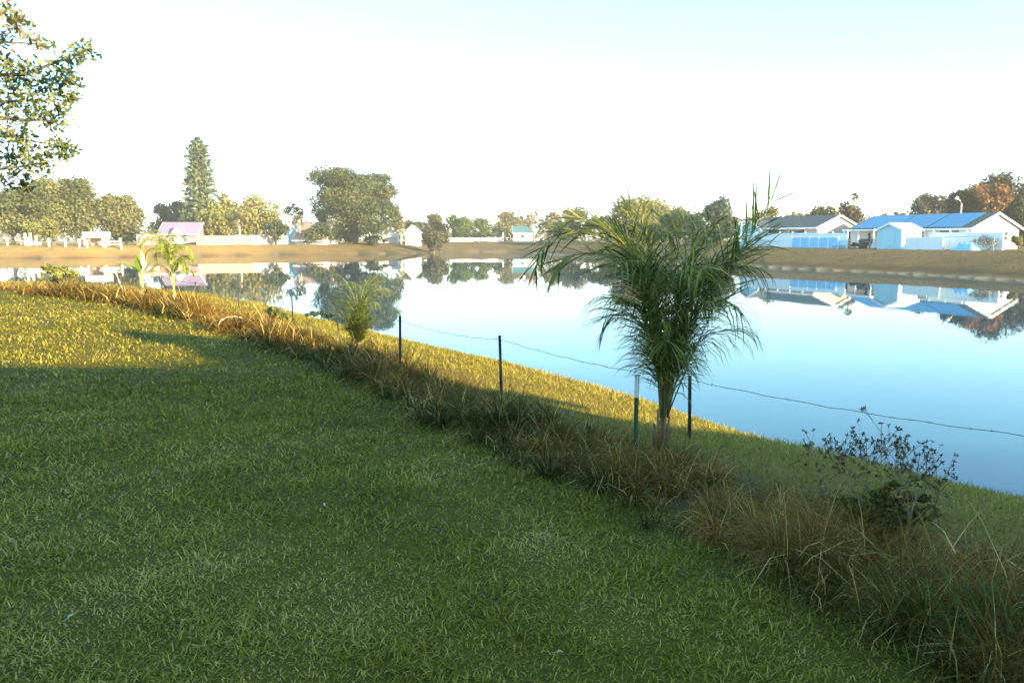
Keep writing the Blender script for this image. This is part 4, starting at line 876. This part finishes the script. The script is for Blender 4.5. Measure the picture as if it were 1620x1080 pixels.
def bare_tree(px, Y, top, wpx, label, bark='bark', cards=250, stops=None, n_l=6):
    p = gnd(px, Y); H = at(px, top, Y).z - p.z; Rx = wpx * Y / F / 2; t_ = root('bare_tree', p, label, 'tree'); mb = MB(); rs = random.Random(px); tips = []
    def br(a_, d_, L_, r_, dep):
        b_ = a_ + d_ * L_; md = a_ + d_ * L_ * .5 + Vector((rs.uniform(-.06, .06), rs.uniform(-.06, .06), 0)) * L_; mb.tube([a_, md, b_], [r_, r_ * .8, r_ * .6], 5 if dep < 2 else 3); tips.append(b_)
        if dep < 4:
            for i in range(3 if dep else 4):
                nd = (d_ + Vector((rs.uniform(-1, 1) * Rx / H * 1.6, rs.uniform(-1, 1) * Rx / H * 1.6, rs.uniform(-.1, .35)))).normalized(); br(b_ - d_ * L_ * rs.uniform(0, .3), nd, L_ * rs.uniform(.6, .8), r_ * .55, dep + 1)
    br(Vector((0, 0, -.3)), Vector((0, 0, 1)), H * .34, H * .022, 0)
    mb.build('trunk', M[bark], t_, True)
    leaf_obj('crown', t_, [(t, (.5, .5, .4), rs.gauss(0, .1)) for t in tips[-90:]], cards, .35, stops or BROWNG)
bare_tree(463, 188, 316, 52, 'half bare tree behind the annex', cards=500)
# the big oak
def oak_shape(H, Rx):
    rs = np.random.default_rng(21); out = lobes_in((0, 0, H * .56), (Rx * .92, Rx * .85, H * .42), 34, (.22, .36), 99)
    for (cx, cz, rx, rz_) in [(-.52, .80, .40, .20), (-.60, .60, .36, .20), (-.15, .86, .42, .15), (.25, .82, .40, .16), (.55, .68, .42, .22), (0, .62, .5, .22), (.68, .46, .32, .20), (.3, .45, .48, .22), (-.28, .42, .48, .22), (-.66, .38, .30, .18), (-.45, .22, .40, .18), (.05, .24, .45, .18), (.45, .26, .42, .17), (-.62, .12, .3, .12), (-.2, .1, .3, .1), (.75, .3, .25, .14)]:
        out += lobes_in((cx * Rx, rs.normal(0, .25) * Rx, cz * H), (rx * Rx * 1.1, rx * Rx, rz_ * H * .95), 11, (.34, .52), int(1000 * (cx + cz) + 5000))
    return out
tree(562, 173, 262, 158, 'big spreading live oak standing on the far bank', [(0, (.035, .052, .024)), (.5, (.085, .10, .038)), (1, (.18, .175, .065))], 36000, .36, .14, shape=oak_shape, nm='oak_tree', bark='dark_bark')
bush(592, 171, 40, 18, 'small dark shrub under the right side of the big oak', 700, .36, DARKG, k=9)
bush(522, 170, 66, 34, 'dark shrub under the left side of the big oak', 1400, .36, DARKG, k=12)
# right of the oak
pshr = gnd(684, 171)
tree(686, 173, 353, 54, 'round olive shrub tree at the water edge right of the white shed', [(0, (.045, .05, .025)), (.5, (.09, .088, .04)), (1, (.16, .14, .06))], 2600, .36, .10, 18)
tree(660, 214, 343, 50, 'pale blue green tree behind the white shed', BLUEG, 1800, .55, .05, 14)
tree(693, 236, 336, 52, 'brownish tree behind the round shrub tree', BROWNG, 1800, .6, .05, 14)
tree(729, 228, 331, 50, 'bright green dense tree above the cove fence', BRIGHTG, 3000, .5, .02, 18)
tree(764, 231, 342, 36, 'smaller yellow green tree right of the bright green tree', [(0, (.05, .08, .02)), (.5, (.12, .15, .035)), (1, (.22, .22, .06))], 1800, .45, .04, 14)
bush(750, 230, 84, 16, 'dark hedge running behind the low cove fence', 1800, .5, DARKG, nm='hedge', cat='hedge', k=20)
tree(790, 242, 357, 30, 'low grey green tree behind the white gate post', BLUEG, 1200, .5, .02, 12)
tree(807, 262, 334, 56, 'flat topped tan tree behind the cottage', [(0, (.10, .10, .04)), (.5, (.18, .16, .07)), (1, (.27, .22, .10))], 1800, .65, .2, 14)
bare_tree(846, 212, 333, 46, 'bare white trunked tree right of the cottage', 'pale_bark', 160, PINKT)
bare_tree(862, 215, 340, 34, 'second pale trunked bare tree by the dark hedge', 'pale_bark', 220, BROWNG)
tree(880, 238, 333, 46, 'pinkish brown tree left of the large palm', PINKT, 1700, .6, .1, 14)
bush(905, 190, 74, 34, 'tall dark clipped hedge left of the large palm', 2600, .45, DARKG, nm='hedge', cat='hedge', k=22, stem=False)
tree(906, 252, 322, 46, 'thin topped tree behind the tall clipped hedge', BROWNG, 900, .55, .3, 14)
tree(1008, 182, 300, 94, 'yellow green tree directly behind the large palm', [(0, (.08, .09, .025)), (.5, (.17, .165, .045)), (1, (.28, .24, .08))], 4200, .5, .05, 22)
tree(1052, 196, 306, 70, 'tan tree right behind the crown of the large palm', [(0, (.09, .08, .035)), (.5, (.17, .14, .06)), (1, (.26, .20, .09))], 2600, .55, .05, 18)
tree(960, 205, 336, 80, 'dark tree between the hedge and the yellow green tree', DARKG, 2800, .55, .02, 18)
tree(1085, 158, 328, 80, 'dark green tree behind the right fronds of the large palm', DARKG, 3400, .5, .02, 20)
tree(1140, 150, 312, 66, 'grey green tree under the upright palm frond', BLUEG, 3000, .5, .02, 18)
tree(1118, 140, 350, 80, 'low dark undergrowth tree left of the vinyl fence', DARKG, 2600, .4, .0, 18)
tree(1020, 170, 352, 120, 'long low dark thicket behind the trunk of the large palm', DARKG, 3600, .45, .0, 24, nm='thicket')
# behind the houses
tree(1207, 150, 322, 62, 'yellow sunlit tree behind the left front gable', [(0, (.13, .11, .03)), (.5, (.24, .20, .05)), (1, (.34, .27, .08))], 3000, .45, .05, 18)
tree(1243, 160, 331, 26, 'small brown tree beside the yellow sunlit tree', BROWNG, 1000, .45, .05, 12)
tree(1258, 190, 334, 60, 'distant pinkish tree over the slate roof', PINKT, 1200, .7, .05, 14)
tree(1300, 150, 313, 60, 'olive tree behind the slate roof', [(0, (.07, .065, .03)), (.5, (.14, .12, .05)), (1, (.24, .19, .08))], 3000, .48, .03, 18)
tree(1346, 146, 314, 50, 'brown olive tree behind the right tan gable', BROWNG, 2800, .45, .02, 18)
cabbage_palm(1348, 152, 305, 'tall thin palm standing out above the brown olive tree', 7, [(.10, .10, .05), (.15, .13, .06)])
tree(1275, 170, 330, 60, 'low tree behind the roof ridge of the gabled house', BROWNG, 1600, .5, .02, 14)
for q in [(1398, 'smallest ragged treetop left of the far round tree', 333, 20), (1414, 'second ragged treetop left of the far round tree', 329, 24), (1432, 'ragged low treetop touching the far round tree', 330, 28)]:
    tree(q[0], 168, q[2], q[3], q[1], BROWNG, 700, .5, .02, 9, group='ragged treetops behind the solar roof')
tree(1470, 160, 304, 76, 'hazy round tree behind the middle solar array', [(0, (.055, .055, .035)), (.5, (.10, .095, .055)), (1, (.18, .155, .08))], 4200, .5, .02, 22)
tree(1520, 132, 294, 76, 'large dark oak behind the street lamp', [(0, (.03, .03, .018)), (.5, (.065, .06, .03)), (1, (.12, .10, .045))], 5200, .42, .02, 26)
tree(1568, 136, 272, 96, 'tallest oak at right, behind the rust coloured tree', [(0, (.035, .032, .018)), (.5, (.075, .065, .032)), (1, (.13, .11, .045))], 6000, .42, .02, 28)
tree(1566, 128, 284, 62, 'rust orange autumn tree among the dark oaks', RUST, 2000, .42, .45, 18, seedx=4)
tree(1618, 130, 286, 70, 'dark oak at the right edge behind the white gable', [(0, (.03, .03, .018)), (.5, (.065, .06, .03)), (1, (.12, .10, .045))], 4200, .42, .02, 22)
tree(1700, 128, 292, 90, 'dark oak just beyond the right edge', OLIVE, 3000, .45, .02, 20)
tree(1800, 120, 300, 110, 'brown oak further beyond the right edge', BROWNG, 3000, .45, .02, 20)
# distant wooded horizon outside the named trees
lob = []
for px in range(-500, 2200, 16):
    Y = 330 + 60 * math.sin(px * .013); p = at(px, 378, Y); lob.append(((p.x, Y, 5 + 1.6 * math.sin(px * .07) + 1.4 * math.sin(px * .023)), (6.0, 6.0, 6.2), random.gauss(0, .15)))
o = leaf_obj('distant_woods', None, lob, 16000, 1.2, [(0, (.05, .055, .03)), (.5, (.095, .09, .045)), (1, (.17, .145, .07))]); tag(o, 'far wooded skyline closing the view behind the houses', 'woods', kind='stuff')

# ------------------------------------------------------------------ the tree whose branches hang in from the left
Yt = 11.5; tb = gnd(-190, Yt); ft = root('magnolia_tree', tb, 'leafy tree at the left edge with glossy leaves against the sky', 'tree')
def rel(px, py, Y=Yt): return at(px, py, Y) - tb
mb = MB(); mb.tube([(0, 0, -.4), rel(-190, 470), rel(-180, 330), rel(-170, 150), rel(-160, -60)], [.2, .16, .14, .10, .05], 9); mb.build('trunk', M['pale_bark'], ft, True)
CL = [(8, 14, 1), (14, 30, 1), (30, 43, .9), (3, 64, .8), (58, 68, .6), (74, 72, .6), (126, 80, 1), (112, 92, .9), (136, 78, .7), (86, 104, .5), (106, 116, .9), (95, 126, .9), (113, 124, .7), (45, 108, .9), (28, 112, .9), (10, 100, .9), (12, 120, 1), (30, 128, 1), (72, 132, 1), (55, 142, 1), (18, 146, 1.1), (88, 142, .9), (100, 160, 1), (112, 154, .7), (60, 160, 1), (34, 164, 1.1), (8, 168, 1.1), (45, 186, .5), (95, 188, 1), (80, 192, .9), (62, 178, .6), (16, 190, 1.1), (32, 214, 1), (100, 234, 1), (106, 240, .8), (88, 226, .8), (76, 240, .7), (45, 238, 1), (14, 220, 1.1), (25, 245, 1.2), (52, 256, 1.2), (8, 262, 1.2), (66, 262, 1), (30, 274, 1.2), (10, 288, 1.1), (40, 290, .8), (-30, 60, 1.2), (-40, 150, 1.4), (-30, 210, 1.4), (-35, 270, 1.4), (-80, 90, 1.4), (-90, 200, 1.5), (-120, 20, 1.4), (-100, 280, 1.3), (-60, 320, 1.2), (-20, 20, 1.1)]
BRS = {}
rsx = random.Random(5)
limbs = [[(-180, 300), (-90, 285), (0, 268), (70, 258)], [(-176, 240), (-80, 225), (10, 215), (96, 232)], [(-172, 180), (-70, 165), (30, 160), (100, 158)], [(-170, 130), (-60, 120), (40, 118), (110, 90), (132, 80)], [(-166, 60), (-70, 60), (0, 66), (70, 70)], [(-160, 0), (-60, 10), (10, 25), (30, 42)], [(-172, 160), (-60, 180), (40, 190), (92, 190)]]
lpts = []
for li, lm in enumerate(limbs):
    off = rsx.uniform(-.5, .5); pts = [rel(x, y, Yt + off * (i / len(lm))) for i, (x, y) in enumerate(lm)]; mb = MB(); mb.tube(pts, [.045 * (1 - .8 * i / (len(pts) - 1)) for i in range(len(pts))], 6); mb.build('branch', M['bark'], ft, True)
    for i in range(len(pts) - 1):
        for q in range(8): lpts.append(pts[i].lerp(pts[i + 1], q / 8))
GL = [(.10, .12, .03), (.14, .15, .04), (.065, .085, .022), (.18, .17, .05), (.045, .06, .02), (.20, .18, .06)]
GP = [(.40, .18, .08), (.34, .17, .07), (.24, .16, .06)]
n_leaf = 0
for (x, y, s_) in CL:
    c = rel(x, y, Yt + rsx.uniform(-.7, .7)); near_ = min(lpts, key=lambda q: (q - c).length); tw = MB(); tw.tube([near_, near_.lerp(c, .5) + Vector((0, 0, -.03)), c], [.009, .007, .004], 4)
    co = tw.build('leaf_cluster', M['bark'], ft, True); mb = MB()
    for i in range(int(58 * s_ + 4)):
        cc = c + Vector((rsx.gauss(0, .085), rsx.gauss(0, .09), rsx.gauss(0, .07))) * s_; d_ = Vector((rsx.gauss(.3, 1), rsx.gauss(0, 1), rsx.gauss(.1, .8))).normalized(); L_ = rsx.uniform(.06, .115); w_ = L_ * .44
        sd_ = d_.cross(Vector((rsx.gauss(0, 1), rsx.gauss(0, 1), rsx.gauss(0, 1) + .8))).normalized(); nn = d_.cross(sd_); pal = GP if (y < 70 and rsx.random() < .35) else GL
        q = rsx.choice(pal); f_ = rsx.uniform(.75, 1.25); args = ([cc, cc + d_ * L_ * .35 + nn * .006, cc + d_ * L_ * .7 + nn * .004, cc + d_ * L_], [w_ * .15, w_, w_ * .8, .002], sd_, tuple(min(1, v * f_) for v in q))
        if x > 0 and i < 7 and n_leaf < 290:
            m1 = MB(); m1.strip(*args); m1.build('leaf', M['glossleaf'], co, False, True); n_leaf += 1
        else: mb.strip(*args)
    mb.build('leaves', M['glossleaf'], co, False, True)['kind'] = 'stuff'

# ------------------------------------------------------------------ small things on the lawn
def fallen_leaf(px, py, label, c, s_=.05):
    p = hit(px, py); mb = MB(); a__ = random.uniform(0, 6.28); d_ = Vector((math.cos(a__), math.sin(a__), .12)); sd_ = Vector((-math.sin(a__), math.cos(a__), .1))
    mb.strip([(0, 0, 0), d_ * s_ * .4 + Vector((0, 0, .008)), d_ * s_ * .8 + Vector((0, 0, .004)), d_ * s_ * 1.2], [.004, s_ * .55, s_ * .4, .002], sd_, c)
    mb.tube([d_ * -.02, d_ * .004], .0015, 3, c); o = mb.build('fallen_leaf', M['glossleaf'], None, False, True); o.location = p + Vector((0, 0, .055)); tag(o, label, 'leaf', 'fallen leaves on the lawn')
fallen_leaf(514, 812, 'small white fallen leaf in the middle of the lawn', (.7, .68, .6), 0.025); fallen_leaf(726, 901, 'pale green fallen leaf in the lower middle of the lawn', (.25, .32, .14), 0.030)
fallen_leaf(852, 862, 'brown fallen leaf near the weed strip', (.22, .12, .07), 0.045); fallen_leaf(108, 998, 'pale fallen leaf near the lower left corner', (.3, .34, .2), 0.030); fallen_leaf(880, 1052, 'yellowish fallen leaf at the bottom edge of the lawn', (.4, .34, .14), 0.025)

# ------------------------------------------------------------------ the house behind the photographer, whose roof shades the lawn
hh, hr, _ = house('ranch_house', 'long two storey house behind the photographer shading the lawn', Vector((2.0, -11.0, 1.4)), 0.0, 12, 8, 4.7, 6.9, 'tan_wall', 'shingle', 'trim', windows=[('front', 3, .9, 1.6, 1.2)], ov=.6)
hh, hr, _ = house('house_wing', 'lower wing adjoining the two storey house behind the photographer', Vector((14.4, -11.0, 1.4)), 0.0, 22, 8, 3.9, 5.8, 'tan_wall', 'shingle', 'trim', windows=[('front', 3, .9, 1.6, 1.2)], ov=.6)
tb2 = Vector((11.1, -1.8, 1.4)); yt = root('young_tree', tb2, 'slim leafy young tree beside the house behind the photographer', 'tree')
MB().tube([(0, 0, -.3), (0, 0, 3), (.1, 0, 6.5)], [.12, .09, .03], 7).build('trunk', M['bark'], yt, True)
leaf_obj('crown', yt, lobes_in((0, 0, 5.3), (0.75, 0.75, 1.5), 14, (.3, .5), 77), 3500, .16, OLIVE)
